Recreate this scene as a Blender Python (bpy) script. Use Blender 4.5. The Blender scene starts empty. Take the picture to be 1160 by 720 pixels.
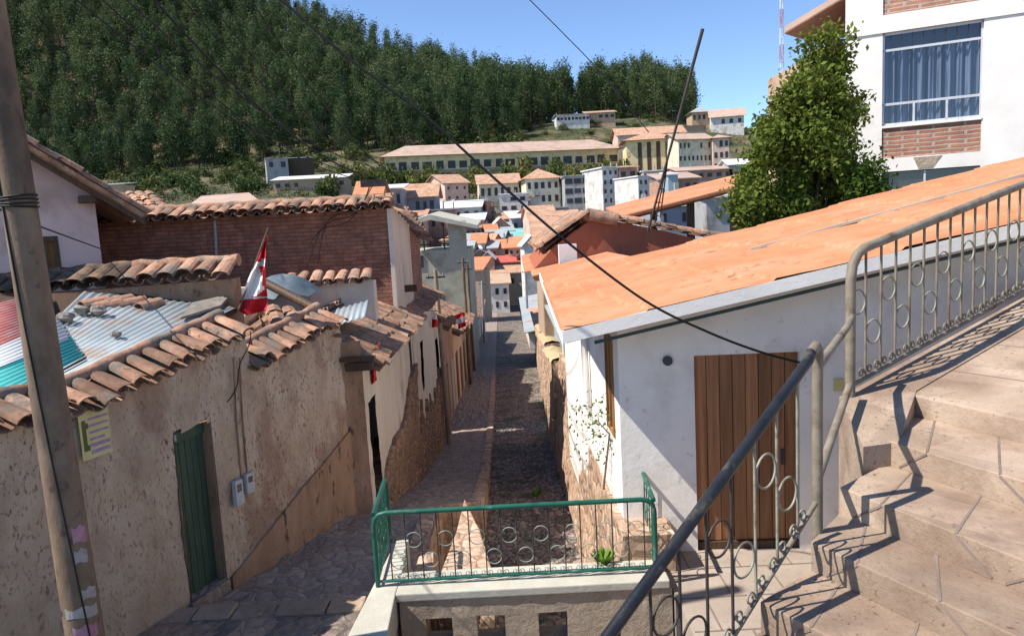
import bpy, math, random
import numpy as np
from mathutils import Vector, Matrix, noise
random.seed(7); RNG = np.random.default_rng(11)
C = bpy.context.scene.collection
PI = math.pi
# ------------------------------------------------------------------ camera, sky, sun, exposure
cam_d = bpy.data.cameras.new('Camera'); cam = bpy.data.objects.new('Camera', cam_d); C.objects.link(cam)
cam_d.sensor_width = 36.0; cam_d.lens = 838/1160*36; cam_d.clip_start = .05; cam_d.clip_end = 6000
CAMROT = Matrix.Rotation(math.radians(90-7.2), 3, 'X') @ Matrix.Rotation(math.radians(-3.0), 3, 'Z')
cam.rotation_euler = CAMROT.to_euler(); bpy.context.scene.camera = cam
SUN_EL, SUN_AZ = math.radians(51), math.radians(13)         # azimuth: degrees from -X towards -Y
SUN = Vector((-math.cos(SUN_EL)*math.cos(SUN_AZ), -math.cos(SUN_EL)*math.sin(SUN_AZ), math.sin(SUN_EL)))
world = bpy.data.worlds.new('World'); bpy.context.scene.world = world; world.use_nodes = True
wn = world.node_tree.nodes; bg = wn['Background']; sky = wn.new('ShaderNodeTexSky')
sky.sky_type = 'NISHITA'; sky.sun_disc = False; sky.sun_elevation = SUN_EL
sky.sun_rotation = math.atan2(SUN.x, SUN.y) % (2*PI); sky.altitude = 3400; sky.air_density = 1.0; sky.dust_density = .0; sky.ozone_density = 3.5
world.node_tree.links.new(sky.outputs[0], bg.inputs[0]); bg.inputs[1].default_value = .135
sun_d = bpy.data.lights.new('Sun', 'SUN'); sun_d.energy = 4.7; sun_d.angle = math.radians(.5); sun_d.color = (1, .93, .83)
sun = bpy.data.objects.new('Sun', sun_d); C.objects.link(sun); sun.rotation_euler = SUN.to_track_quat('Z', 'Y').to_euler()
vs = bpy.context.scene.view_settings; vs.view_transform = 'Standard'; vs.look = 'None'; vs.exposure = .8; vs.gamma = 1
bpy.context.scene.cycles.max_bounces = 6
# ------------------------------------------------------------------ geometry helpers
def ray(u, v): return CAMROT @ Vector(((u-580)/838, -(v-360)/838, -1))
def at(u, v, Y): r = ray(u, v); return r*(Y/r.y)              # photo pixel -> point at distance Y
def atz(u, v, z): r = ray(u, v); return r*(z/r.z)
def atp(u, v, p, n): r = ray(u, v); return r*(Vector(p).dot(n)/r.dot(n))
def V(*a): return Vector(a)
ORG = {}
def tag(o, label=None, cat=None, group=None, kind=None):
    if label: o['label'] = label
    if cat: o['category'] = cat
    if group: o['group'] = group
    if kind: o['kind'] = kind
    return o
def thing(name, label, cat, loc=(0, 0, 0), group=None):
    o = bpy.data.objects.new(name, None); C.objects.link(o); o.location = loc; o.empty_display_size = .1
    ORG[o.name] = Vector(loc); return tag(o, label, cat, group)
class MB:
    def __init__(s): s.v = []; s.f = []; s.t = []; s.m = []; s.sm = []
    def add(s, verts, faces, t=.5, m=0, smooth=False):
        b = len(s.v); s.v += [tuple(p) for p in verts]
        for f in faces: s.f.append(tuple(b+i for i in f)); s.t.append(t); s.m.append(m); s.sm.append(smooth)
    def poly(s, pts, t=.5, m=0): s.add(pts, [tuple(range(len(pts)))], t, m)
    def obox(s, o, a, b, c, t=.5, m=0):
        o, a, b, c = map(Vector, (o, a, b, c)); p = [o, o+a, o+a+b, o+b, o+c, o+a+c, o+a+b+c, o+b+c]
        s.add(p, [(3, 2, 1, 0), (4, 5, 6, 7), (0, 1, 5, 4), (1, 2, 6, 5), (2, 3, 7, 6), (3, 0, 4, 7)], t, m)
    def box(s, x0, x1, y0, y1, z0, z1, t=.5, m=0): s.obox((x0, y0, z0), (x1-x0, 0, 0), (0, y1-y0, 0), (0, 0, z1-z0), t, m)
    def prism(s, pts, ext, t=.5, m=0):
        n = len(pts); pts = [Vector(p) for p in pts]; ext = Vector(ext)
        s.add(pts+[p+ext for p in pts], [tuple(range(n-1, -1, -1)), tuple(range(n, 2*n))]+[(i, (i+1) % n, n+(i+1) % n, n+i) for i in range(n)], t, m)
    def tube(s, pts, r, n=8, t=.5, m=0, closed=False):
        pts = [Vector(p) for p in pts]; k = len(pts); rs = r if isinstance(r, (list, tuple)) else [r]*k
        vs, fs = [], []; prev = None
        for i, p in enumerate(pts):
            if closed: d = (pts[(i+1) % k]-pts[i-1]).normalized()
            else: d = (pts[min(i+1, k-1)]-pts[max(i-1, 0)]).normalized()
            if prev is None: a = d.cross(V(0, 0, 1)); a = a if a.length > 1e-3 else d.cross(V(1, 0, 0))
            else: a = prev-d*prev.dot(d)
            a.normalize(); prev = a; b = d.cross(a)
            for j in range(n): an = 2*PI*j/n; vs.append(p+(a*math.cos(an)+b*math.sin(an))*rs[i])
        for i in range(k if closed else k-1):
            for j in range(n): i2 = (i+1) % k; fs.append((i*n+j, i*n+(j+1) % n, i2*n+(j+1) % n, i2*n+j))
        s.add(vs, fs, t, m, True)
        if not closed: s.add(vs[:n], [tuple(range(n-1, -1, -1))], t, m); s.add(vs[-n:], [tuple(range(n))], t, m)
    def ring(s, c, a, b, R, r, n=20, m=0): s.tube([Vector(c)+Vector(a)*R*math.cos(2*PI*i/n)+Vector(b)*R*math.sin(2*PI*i/n) for i in range(n)], r, 6, m=m, closed=True)
    def tile(s, p, d, up, L, r0, r1, t=.5, segs=6, th=.016, conv=1):       # barrel tile: p centre of top end, d down-slope
        d = Vector(d).normalized(); up = Vector(up); up = (up-d*up.dot(d)).normalized(); w = d.cross(up); vs, fs = [], []
        for q, (R, l) in enumerate(((r0, 0), (r1, L))):
            for inner in (0, 1):
                for k in range(segs+1):
                    an = PI*k/segs; rr = R-th*inner
                    vs.append(Vector(p)+d*l+w*rr*math.cos(an)+up*(rr*math.sin(an)*.75*conv))
        n = segs+1
        for k in range(segs):
            fs += [(k, k+1, 2*n+k+1, 2*n+k), (n+k+1, n+k, 3*n+k, 3*n+k+1), (2*n+k, 2*n+k+1, 3*n+k+1, 3*n+k), (k+1, k, n+k, n+k+1)]
        fs += [(0, 2*n, 3*n, n), (segs, n+segs, 3*n+segs, 2*n+segs)]
        s.add(vs, fs, t, 0, False)
    def build(s, name, mats, parent=None, label=None, bevel=0):
        me = bpy.data.meshes.new(name)
        org = V(0, 0, 0); p = parent
        if p is not None: org = ORG[p.name]
        elif s.v:
            a = np.array(s.v); org = Vector((float(a[:, 0].mean()), float(a[:, 1].mean()), float(a[:, 2].min())))
        me.from_pydata([(x-org.x, y-org.y, z-org.z) for x, y, z in s.v], [], s.f); me.validate()
        for m in (mats if isinstance(mats, (list, tuple)) else [mats]): me.materials.append(m)
        if len(me.polygons) == len(s.f):
            me.polygons.foreach_set('material_index', s.m); me.polygons.foreach_set('use_smooth', s.sm)
            at_ = me.attributes.new('tint', 'FLOAT', 'FACE'); at_.data.foreach_set('value', s.t)
        o = bpy.data.objects.new(name, me); C.objects.link(o)
        if parent is None: o.location = org
        else: o.parent = parent
        ORG[o.name] = org.copy()
        if label: o['label'] = label
        if bevel:
            b = o.modifiers.new('edge', 'BEVEL'); b.width = bevel; b.segments = 2; b.limit_method = 'ANGLE'
        return o
def fbm(x, y, z, o=4): return noise.fractal(Vector((x, y, z)), 1.0, 2.0, o)
def rough_wall(mb, p0, p1, zbot, ztop, step=.07, amp=.02, thick=.4, holes=(), side=1, cap=True, batter=0):
    """irregular hand-made wall face from p0 to p1 (plan), with its back, top and ends"""
    p0, p1 = Vector((p0[0], p0[1], 0)), Vector((p1[0], p1[1], 0)); L = (p1-p0).length; d = (p1-p0)/L; nrm = Vector((d.y, -d.x, 0))*side
    ns = max(2, int(L/step)); zmin = min(zbot(0), zbot(L)); zmax = max(ztop(i/20*L) for i in range(21)); nz = max(2, int((zmax-zmin)/step))
    vs, idx = [], {}
    for i in range(ns+1):
        s = L*i/ns; zb, zt = zbot(s), ztop(s)
        for j in range(nz+1):
            z = zb+(zt-zb)*j/nz; q = p0+d*s
            h = amp*(fbm(q.x*1.1, q.y*1.1, z*1.1, 3)*1.2+fbm(q.x*5, q.y*5, z*5, 3)*.6)-batter*(z-zb)
            vs.append(q+nrm*h+V(0, 0, z)); idx[i, j] = len(vs)-1
    fs = []
    for i in range(ns):
        for j in range(nz):
            s = L*(i+.5)/ns; zb, zt = zbot(s), ztop(s); z = zb+(zt-zb)*(j+.5)/nz
            if any(a < s < b and c < z < e for a, b, c, e in holes): continue
            f = (idx[i, j], idx[i+1, j], idx[i+1, j+1], idx[i, j+1]); fs.append(f if side > 0 else f[::-1])
    mb.add(vs, fs, .5, 0, True)
    bk = [vs[idx[i, nz]]-nrm*thick for i in range(ns+1)]
    if cap:
        for i in range(ns): mb.add([vs[idx[i, nz]], vs[idx[i+1, nz]], bk[i+1], bk[i]], [(0, 1, 2, 3)])
        for i in (0, ns):
            col = [vs[idx[i, j]] for j in range(nz+1)]; mb.add(col+[bk[i], V(bk[i].x, bk[i].y, col[0].z)], [tuple(range(nz+3))])
        mb.add([bk[0], bk[ns], V(bk[ns].x, bk[ns].y, zmin), V(bk[0].x, bk[0].y, zmin)], [(0, 1, 2, 3)])
# ------------------------------------------------------------------ materials
def lk(nt, a, b): nt.links.new(a, b)
def newmat(name):
    m = bpy.data.materials.new(name); m.use_nodes = True; nt = m.node_tree; return m, nt, nt.nodes['Principled BSDF']
def ramp(nt, fac, stops):
    r = nt.nodes.new('ShaderNodeValToRGB'); e = r.color_ramp.elements
    while len(e) < len(stops): e.new(.5)
    for k, (p, c) in zip(e, stops): k.position = p; k.color = (*c, 1)
    lk(nt, fac, r.inputs[0]); return r.outputs[0]
def tex(nt, kind, scale, vec, **kw):
    n = nt.nodes.new(kind); n.inputs['Scale'].default_value = scale
    for k, v in kw.items(): n.inputs[k].default_value = v
    lk(nt, vec, n.inputs['Vector']); return n
def mapv(nt, sc=(1, 1, 1), rot=(0, 0, 0)):
    tc = nt.nodes.new('ShaderNodeTexCoord'); mp = nt.nodes.new('ShaderNodeMapping'); mp.inputs['Scale'].default_value = sc; mp.inputs['Rotation'].default_value = rot
    lk(nt, tc.outputs['Object'], mp.inputs[0]); return mp.outputs[0]
def mix(nt, fac, a, b, mode='MIX'):
    n = nt.nodes.new('ShaderNodeMix'); n.data_type = 'RGBA'; n.blend_type = mode
    for s, x in ((n.inputs[0], fac), (n.inputs[6], a), (n.inputs[7], b)):
        if isinstance(x, bpy.types.NodeSocket): lk(nt, x, s)
        elif isinstance(x, (int, float)): s.default_value = x
        else: s.default_value = (*x, 1)
    return n.outputs[2]
def bump(nt, bs, h, strength, dist=.02):
    b = nt.nodes.new('ShaderNodeBump'); b.inputs['Strength'].default_value = strength; b.inputs['Distance'].default_value = dist
    lk(nt, h, b.inputs['Height']); lk(nt, b.outputs[0], bs.inputs['Normal'])
def M(name, cols, scale=3, rough=.85, bmp=.3, bscale=None, stretch=(1, 1, 1), dirt=None, dscale=.8, dpos=(.5, .72), speck=None, sscale=18, spos=.30, attr=0, metal=0, dist=.02):
    m, nt, bs = newmat(name); vec = mapv(nt, stretch)
    n = tex(nt, 'ShaderNodeTexNoise', scale, vec, Detail=8, Roughness=.62)
    k = len(cols); c = ramp(nt, n.outputs[0], [(.30+.4*i/max(1, k-1), cols[i]) for i in range(k)])
    if attr:
        a = nt.nodes.new('ShaderNodeAttribute'); a.attribute_name = 'tint'
        lo = 1-attr; g = ramp(nt, a.outputs['Fac'], [(0, (lo, lo, lo)), (.5, (1, 1, 1)), (1, (1+attr*.7, 1+attr*.62, 1+attr*.55))]); c = mix(nt, 1, c, g, 'MULTIPLY')
    if dirt:
        n2 = tex(nt, 'ShaderNodeTexNoise', dscale, vec, Detail=6, Roughness=.6); f = ramp(nt, n2.outputs[0], [(dpos[0], (0, 0, 0)), (dpos[1], (1, 1, 1))]); c = mix(nt, f, c, dirt)
    if speck:
        n3 = tex(nt, 'ShaderNodeTexNoise', sscale, vec, Detail=3, Roughness=.6); f = ramp(nt, n3.outputs[0], [(spos, (1, 1, 1)), (spos+.09, (0, 0, 0))])
        n5 = tex(nt, 'ShaderNodeTexNoise', sscale*.07, vec, Detail=4, Roughness=.7); f = mix(nt, 1, f, ramp(nt, n5.outputs[0], [(.38, (.12,)*3), (.60, (1,)*3)]), 'MULTIPLY'); c = mix(nt, f, c, speck)
    lk(nt, c, bs.inputs['Base Color']); bs.inputs['Roughness'].default_value = rough; bs.inputs['Metallic'].default_value = metal
    bs.inputs['Specular IOR Level'].default_value = .25
    if bmp:
        nb = tex(nt, 'ShaderNodeTexNoise', bscale or scale*5, vec, Detail=7, Roughness=.7); bump(nt, bs, nb.outputs[0], bmp, dist)
    return m
def stepmat(name):
    m = M(name, [(.285, .205, .15), (.38, .29, .22), (.445, .355, .28)], 1.9, .9, .5, 34, dirt=(.25, .18, .135), dscale=1.5, dpos=(.46, .62), speck=(.15, .10, .075), sscale=32, spos=.32, attr=.16); nt = m.node_tree; bs = nt.nodes['Principled BSDF']; src = bs.inputs['Base Color'].links[0].from_socket
    b = nt.nodes.new('ShaderNodeTexBrick'); b.inputs['Scale'].default_value = 1; b.inputs['Brick Width'].default_value = .62; b.inputs['Row Height'].default_value = .31; b.inputs['Mortar Size'].default_value = 0; b.offset = .5
    b.inputs['Color1'].default_value = (.82, .80, .77, 1); b.inputs['Color2'].default_value = (1.08, 1.07, 1.06, 1); lk(nt, mapv(nt, rot=(.5, .35, 1.1)), b.inputs['Vector']); lk(nt, mix(nt, 1, src, b.outputs[0], 'MULTIPLY'), bs.inputs['Base Color']); return m
def brickmat(name, c1, c2, mortar, w=.26, h=.085, vary=.5, ms=.016):
    m, nt, bs = newmat(name); tc = nt.nodes.new('ShaderNodeTexCoord'); sx = nt.nodes.new('ShaderNodeSeparateXYZ'); cb = nt.nodes.new('ShaderNodeCombineXYZ'); ad = nt.nodes.new('ShaderNodeMath')
    lk(nt, tc.outputs['Object'], sx.inputs[0]); lk(nt, sx.outputs[0], ad.inputs[0]); lk(nt, sx.outputs[1], ad.inputs[1]); lk(nt, ad.outputs[0], cb.inputs[0])
    nz = tex(nt, 'ShaderNodeTexNoise', 2.5, tc.outputs['Object'], Detail=4); w2 = nt.nodes.new('ShaderNodeMath'); w2.operation = 'MULTIPLY_ADD'; w2.inputs[1].default_value = .05
    lk(nt, nz.outputs[0], w2.inputs[0]); lk(nt, sx.outputs[2], w2.inputs[2]); lk(nt, w2.outputs[0], cb.inputs[1])
    b = nt.nodes.new('ShaderNodeTexBrick'); b.inputs['Scale'].default_value = 1; b.inputs['Brick Width'].default_value = w; b.inputs['Row Height'].default_value = h; b.inputs['Mortar Size'].default_value = ms; b.inputs['Mortar Smooth'].default_value = .4; b.inputs['Bias'].default_value = 0
    b.inputs['Color1'].default_value = (*c1, 1); b.inputs['Color2'].default_value = (*c2, 1); b.inputs['Mortar'].default_value = (*mortar, 1); lk(nt, cb.outputs[0], b.inputs['Vector'])
    n = tex(nt, 'ShaderNodeTexNoise', 4, tc.outputs['Object'], Detail=8, Roughness=.65); g = ramp(nt, n.outputs[0], [(.3, (1-vary,)*3), (.7, (1+vary*.4,)*3)])
    lk(nt, mix(nt, 1, b.outputs[0], g, 'MULTIPLY'), bs.inputs['Base Color']); bs.inputs['Roughness'].default_value = .9
    n4 = tex(nt, 'ShaderNodeTexNoise', 30, tc.outputs['Object'], Detail=5); mm = nt.nodes.new('ShaderNodeMath'); mm.operation = 'MULTIPLY_ADD'; mm.inputs[1].default_value = -1.2
    lk(nt, b.outputs['Fac'], mm.inputs[0]); lk(nt, n4.outputs[0], mm.inputs[2]); bump(nt, bs, mm.outputs[0], .6, .015); return m
def stonemat(name, cols, scale=5, joint=(.05, .045, .04), bmp=.9, moss=None, warp=.15, stretch=(1, 1, 1), jw=.06):
    m, nt, bs = newmat(name); vec = mapv(nt, stretch); nz = tex(nt, 'ShaderNodeTexNoise', 2.2, vec, Detail=4)
    va = nt.nodes.new('ShaderNodeVectorMath'); va.operation = 'MULTIPLY_ADD'; va.inputs[1].default_value = (warp,)*3; lk(nt, nz.outputs['Color'], va.inputs[0]); lk(nt, vec, va.inputs[2])
    vo = tex(nt, 'ShaderNodeTexVoronoi', scale, va.outputs[0]); ve = nt.nodes.new('ShaderNodeTexVoronoi'); ve.feature = 'DISTANCE_TO_EDGE'; ve.inputs['Scale'].default_value = scale; lk(nt, va.outputs[0], ve.inputs['Vector'])
    sp = nt.nodes.new('ShaderNodeSeparateColor'); lk(nt, vo.outputs['Color'], sp.inputs[0])
    k = len(cols); c = ramp(nt, sp.outputs[0], [(i/max(1, k-1), cols[i]) for i in range(k)])
    n2 = tex(nt, 'ShaderNodeTexNoise', scale*3, vec, Detail=7, Roughness=.7); c = mix(nt, 1, c, ramp(nt, n2.outputs[0], [(.3, (.6,)*3), (.7, (1.25,)*3)]), 'MULTIPLY')
    f = ramp(nt, ve.outputs[0], [(0, (1, 1, 1)), (jw, (0, 0, 0))]); c = mix(nt, f, c, joint)
    if moss:
        n3 = tex(nt, 'ShaderNodeTexNoise', 1.3, vec, Detail=5); c = mix(nt, ramp(nt, n3.outputs[0], [(.52, (0, 0, 0)), (.66, (.8,)*3)]), c, moss)
    lk(nt, c, bs.inputs['Base Color']); bs.inputs['Roughness'].default_value = .8
    hh = ramp(nt, ve.outputs[0], [(0, (0,)*3), (.22, (.8,)*3), (.6, (1,)*3)]); ad = nt.nodes.new('ShaderNodeMath'); ad.operation = 'MULTIPLY_ADD'; ad.inputs[1].default_value = .5
    lk(nt, n2.outputs[0], ad.inputs[0]); lk(nt, hh, ad.inputs[2]); bump(nt, bs, ad.outputs[0], bmp, .04); return m
def leafmat(name, stops, trans=.25):
    m, nt, bs = newmat(name); oi = nt.nodes.new('ShaderNodeObjectInfo'); a = nt.nodes.new('ShaderNodeAttribute'); a.attribute_name = 'tint'
    ad = nt.nodes.new('ShaderNodeMath'); ad.operation = 'MULTIPLY_ADD'; ad.inputs[1].default_value = .6; lk(nt, oi.outputs['Random'], ad.inputs[0])
    m2 = nt.nodes.new('ShaderNodeMath'); m2.operation = 'MULTIPLY'; m2.inputs[1].default_value = .5; lk(nt, a.outputs['Fac'], m2.inputs[0]); lk(nt, m2.outputs[0], ad.inputs[2])
    c = ramp(nt, ad.outputs[0], stops); lk(nt, c, bs.inputs['Base Color']); bs.inputs['Roughness'].default_value = .65; bs.inputs['Specular IOR Level'].default_value = .12
    if trans:
        t = nt.nodes.new('ShaderNodeBsdfTranslucent'); lk(nt, c, t.inputs[0]); ms = nt.nodes.new('ShaderNodeMixShader'); ms.inputs[0].default_value = trans
        lk(nt, bs.outputs[0], ms.inputs[1]); lk(nt, t.outputs[0], ms.inputs[2]); lk(nt, ms.outputs[0], nt.nodes['Material Output'].inputs[0])
    return m
def woodmat(name, a, b, scale=(14, 14, .8), rough=.6):
    return M(name, [a, b], 1.6, rough, .25, 3, stretch=scale, attr=.3)
def glassmat(name, col=(.02, .025, .03), rough=.08):
    m, nt, bs = newmat(name); bs.inputs['Base Color'].default_value = (*col, 1); bs.inputs['Roughness'].default_value = rough; bs.inputs['Specular IOR Level'].default_value = .7; return m
MAT = dict(
 adobe=M('adobe plaster', [(.55, .39, .27), (.69, .535, .395), (.77, .635, .495)], 2.2, .95, 1, 16, stretch=(1, 1, .55), dirt=(.47, .315, .225), dscale=1.6, dpos=(.49, .62), speck=(.25, .14, .09), sscale=30, spos=.36, dist=.08),
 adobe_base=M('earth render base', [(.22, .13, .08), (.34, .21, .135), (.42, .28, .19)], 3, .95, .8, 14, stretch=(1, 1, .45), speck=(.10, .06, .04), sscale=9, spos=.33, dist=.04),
 cream=M('cream plaster', [(.56, .48, .40), (.70, .62, .53)], 1.6, .92, .35, 18, stretch=(1, 1, .5), dirt=(.36, .25, .17), dscale=1.8, dpos=(.57, .75)),
 white=M('whitewash', [(.72, .69, .64), (.83, .80, .75)], 1.2, .85, .25, 14, dirt=(.60, .56, .50), dscale=1.4, dpos=(.52, .72), speck=(.5, .45, .4), sscale=9, spos=.29),
 concrete_white=M('painted concrete', [(.68, .65, .61), (.79, .76, .72)], 1.5, .8, .2, 20, dirt=(.5, .48, .45), dscale=1.7, dpos=(.6, .8)),
 ledge=M('worn cream concrete', [(.36, .345, .29), (.51, .49, .42)], 2.5, .85, .35, 22, dirt=(.33, .40, .35), dscale=2.6, dpos=(.56, .72)),
 concrete=M('rough concrete', [(.26, .21, .16), (.37, .30, .23), (.44, .37, .29)], 2.6, .95, 1, 18, speck=(.16, .12, .09), sscale=34, spos=.30, dist=.04),
 step=stepmat('red stone step'),
 mortar=M('mortar line', [(.16, .12, .10), (.24, .19, .16)], 5, .95, .3),
 paving=M('pale paving', [(.27, .22, .18), (.38, .32, .265)], 2, .9, .3, 25, speck=(.25, .2, .16), sscale=12, spos=.32),
 tile=M('fired clay tile', [(.20, .115, .075), (.36, .20, .13), (.46, .31, .22)], 5, .92, .6, 22, attr=.5, dirt=(.17, .145, .12), dscale=4, dpos=(.50, .64), speck=(.07, .058, .045), sscale=16, spos=.33),
 tile_dark=M('dark clay tile', [(.06, .045, .035), (.12, .085, .06), (.22, .14, .09)], 5, .95, .5, 22, attr=.4, speck=(.03, .026, .02), sscale=14, spos=.34),
 orange=M('orange roof sheet', [(.40, .155, .072), (.46, .195, .097), (.50, .235, .13)], 1.4, .8, .25, 9, dirt=(.47, .26, .155), dscale=.9, dpos=(.50, .72), speck=(.27, .12, .07), sscale=7, spos=.34),
 orange2=M('faded orange tile', [(.30, .165, .10), (.42, .25, .165), (.50, .35, .26)], .9, .9, .5, 3, speck=(.2, .12, .08), sscale=2.2, spos=.33),
 redroof=M('red painted tin', [(.40, .085, .07), (.50, .13, .10)], 2, .6, .2), pinkroof=M('dusty beige pink roof', [(.36, .255, .20), (.46, .34, .275)], .6, .9, .3, 2, dirt=(.30, .22, .18), dscale=.2, dpos=(.5, .7)),
 tin=M('zinc sheet', [(.22, .26, .285), (.33, .375, .40)], 1.5, .55, .2, 9, dirt=(.28, .225, .185), dscale=1.8, dpos=(.50, .66), metal=.1),
 tin_white=M('whitish tin', [(.58, .59, .59), (.70, .70, .69)], .8, .5, .1, 3, dirt=(.4, .36, .32), dscale=.7, dpos=(.55, .75)),
 tin_grey=M('grey tin', [(.25, .28, .29), (.38, .41, .42)], .5, .6, .1, 2, dirt=(.28, .2, .15), dscale=.5, dpos=(.55, .72)), tin_teal=M('teal tin', [(.13, .34, .33), (.24, .46, .44)], .7, .55, .1, 3, dirt=(.40, .46, .45), dscale=.8, dpos=(.5, .7)),
 tin_red=M('red zinc sheet', [(.42, .13, .11), (.55, .22, .19)], 2, .55, .1, 9, dirt=(.5, .36, .33), dscale=1.6, dpos=(.5, .7)), tin_turq=M('turquoise zinc sheet', [(.04, .34, .32), (.10, .45, .43)], 2, .5, .1, 9, dirt=(.5, .56, .55), dscale=1.6, dpos=(.56, .66)),
 brick=brickmat('old dark brick', (.38, .165, .105), (.28, .12, .078), (.19, .10, .072), w=.30, h=.078, ms=.014), brick_red=brickmat('red brick', (.42, .20, .13), (.33, .14, .09), (.40, .33, .28), .25, .085, .35),
 terracotta=M('terracotta paint', [(.27, .085, .05), (.36, .125, .075)], 1.4, .9, .35, 14, stretch=(1, 1, .5), dirt=(.22, .09, .06), dscale=1.5, dpos=(.5, .7)),
 pink=M('faded pink plaster', [(.54, .375, .36), (.63, .47, .45)], 1.3, .92, .3, 16, dirt=(.42, .30, .26), dscale=1.2, dpos=(.56, .72)),
 palegreen=M('pale green plaster', [(.31, .335, .27), (.41, .43, .36)], 1, .9, .2, 8, dirt=(.24, .23, .18), dscale=.8, dpos=(.5, .68)), yellow=M('yellow wall', [(.64, .50, .27), (.74, .60, .36)], .3, .9, .1, 2, dirt=(.42, .34, .18), dscale=.5, dpos=(.5, .7)), cream_far=M('cream wall', [(.56, .50, .38), (.68, .62, .49)], .3, .9, .1, 2, dirt=(.4, .32, .2), dscale=.5, dpos=(.5, .7)),
 white_far=M('white wall', [(.50, .48, .45), (.66, .64, .61)], .6, .9, .1, 2, dirt=(.36, .31, .26), dscale=.5, dpos=(.48, .68), speck=(.22, .19, .17), sscale=1.4, spos=.30), grey_far=M('grey wall', [(.26, .26, .27), (.36, .36, .36)], .35, .9, .1, 2, dirt=(.16, .14, .13), dscale=.5, dpos=(.5, .7)), bluegrey=M('blue grey wall', [(.20, .215, .26), (.30, .31, .36)], .5, .9, .1, 2, dirt=(.2, .15, .12), dscale=.5, dpos=(.5, .7)),
 brick_far=M('brick wall far', [(.27, .15, .11), (.38, .22, .16), (.44, .29, .22)], .9, .95, .3, 4), adobe_far=M('adobe far', [(.36, .25, .17), (.48, .36, .26)], .5, .95, .2, 3, dirt=(.25, .16, .1), dscale=.5, dpos=(.5, .7)), pink_far=M('pinkish wall', [(.50, .36, .29), (.60, .46, .38)], .35, .9, .1, 2, dirt=(.34, .22, .16), dscale=.5, dpos=(.5, .7)),
 darkhole=M('dark window', [(.022, .022, .026), (.05, .05, .055)], .6, .3, 0), darkwood=woodmat('dark timber', (.045, .028, .018), (.11, .065, .04)), brownwood=woodmat('brown door board', (.17, .075, .034), (.37, .185, .09), (14, 14, .6), .5),
 eavewood=woodmat('brown eave boards', (.16, .075, .05), (.26, .13, .085), (3, 3, 3)), honeywood=woodmat('honey wood', (.26, .12, .045), (.40, .20, .08)), greendoor=M('green door paint', [(.035, .065, .045), (.06, .10, .068)], 4, .6, .3, 20, stretch=(3, 3, .5), dirt=(.12, .12, .09), dscale=5, dpos=(.6, .75)),
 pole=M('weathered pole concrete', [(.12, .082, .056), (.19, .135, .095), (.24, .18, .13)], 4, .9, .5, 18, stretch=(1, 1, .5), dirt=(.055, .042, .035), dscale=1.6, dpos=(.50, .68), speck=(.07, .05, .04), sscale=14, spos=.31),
 paper=M('torn pale paper', [(.22, .20, .20), (.42, .40, .39)], 9, .8, .2), papermag=M('magenta paper', [(.30, .09, .16), (.42, .27, .31)], 9, .8, 0), paperyel=M('yellow poster', [(.52, .46, .16), (.6, .54, .3)], 9, .8, 0), paperpur=M('purple print', [(.26, .13, .28), (.42, .3, .42)], 14, .8, 0), ink=M('dark olive ink', [(.08, .09, .03), (.13, .14, .05)], 9, .8, 0),
 grail=M('green enamel', [(.008, .075, .052), (.02, .125, .09)], 6, .38, .15, 20, dirt=(.19, .24, .2), dscale=7, dpos=(.60, .74)), ghooks=M('worn pale green iron', [(.16, .22, .18), (.35, .38, .33)], 12, .5, .2),
 navy=M('worn railing paint', [(.010, .012, .018), (.026, .028, .032)], 8, .30, .15, 30, dirt=(.12, .105, .08), dscale=6, dpos=(.58, .74)), rail=M('weathered rail paint', [(.14, .115, .085), (.26, .225, .17)], 7, .5, .25, 30, dirt=(.10, .055, .035), dscale=6, dpos=(.55, .7)), ironpale=M('pale worn iron', [(.17, .16, .12), (.33, .31, .25)], 12, .5, .2, dirt=(.09, .06, .04), dscale=9, dpos=(.56, .7)),
 iron=M('dark iron', [(.03, .026, .024), (.06, .05, .045)], 8, .5, .2), cable=M('black cable', [(.012, .012, .012), (.02, .02, .02)], 3, .6, 0), cablegrey=M('grey cable', [(.05, .05, .055), (.08, .08, .085)], 3, .7, 0), steel=M('grey steel', [(.22, .22, .22), (.34, .34, .34)], 3, .5, .1), alu=M('aluminium frame', [(.5, .5, .52), (.62, .62, .64)], 3, .4, 0, metal=.3),
 gutter=M('dark green gutter', [(.02, .045, .04), (.04, .07, .06)], 4, .5, .1), meter=M('grey meter box', [(.36, .38, .40), (.5, .52, .53)], 6, .5, .1), glass=glassmat('window glass'), curtain=M('blue grey curtain', [(.07, .085, .14), (.24, .27, .36)], 2.5, .9, .1, 12, stretch=(6, 6, .4)),
 flagred=M('flag red', [(.48, .012, .022), (.58, .02, .03)], 3, .7, .1), flagwhite=M('flag white', [(.74, .73, .72), (.80, .80, .79)], 3, .7, .1), darkbark=M('dark grey bark', [(.05, .04, .03), (.10, .085, .065)], 5, .95, 0), bark=M('bark', [(.10, .075, .055), (.2, .16, .12)], 5, .95, .6, 14, stretch=(1, 1, .25)),  # darkbark: plain darker trunk tone for the forest trees
 stone=M('loose stone', [(.16, .14, .12), (.3, .27, .23)], 8, .95, .7, 25), tarp=M('blue grey tarp', [(.07, .10, .125), (.15, .19, .22)], 3, .5, .4, 9), yellowtop=M('lichen topped adobe', [(.30, .235, .125), (.42, .335, .19), (.48, .41, .28)], 4, .95, .7, 18, speck=(.2, .15, .08), sscale=15, spos=.33),
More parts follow.
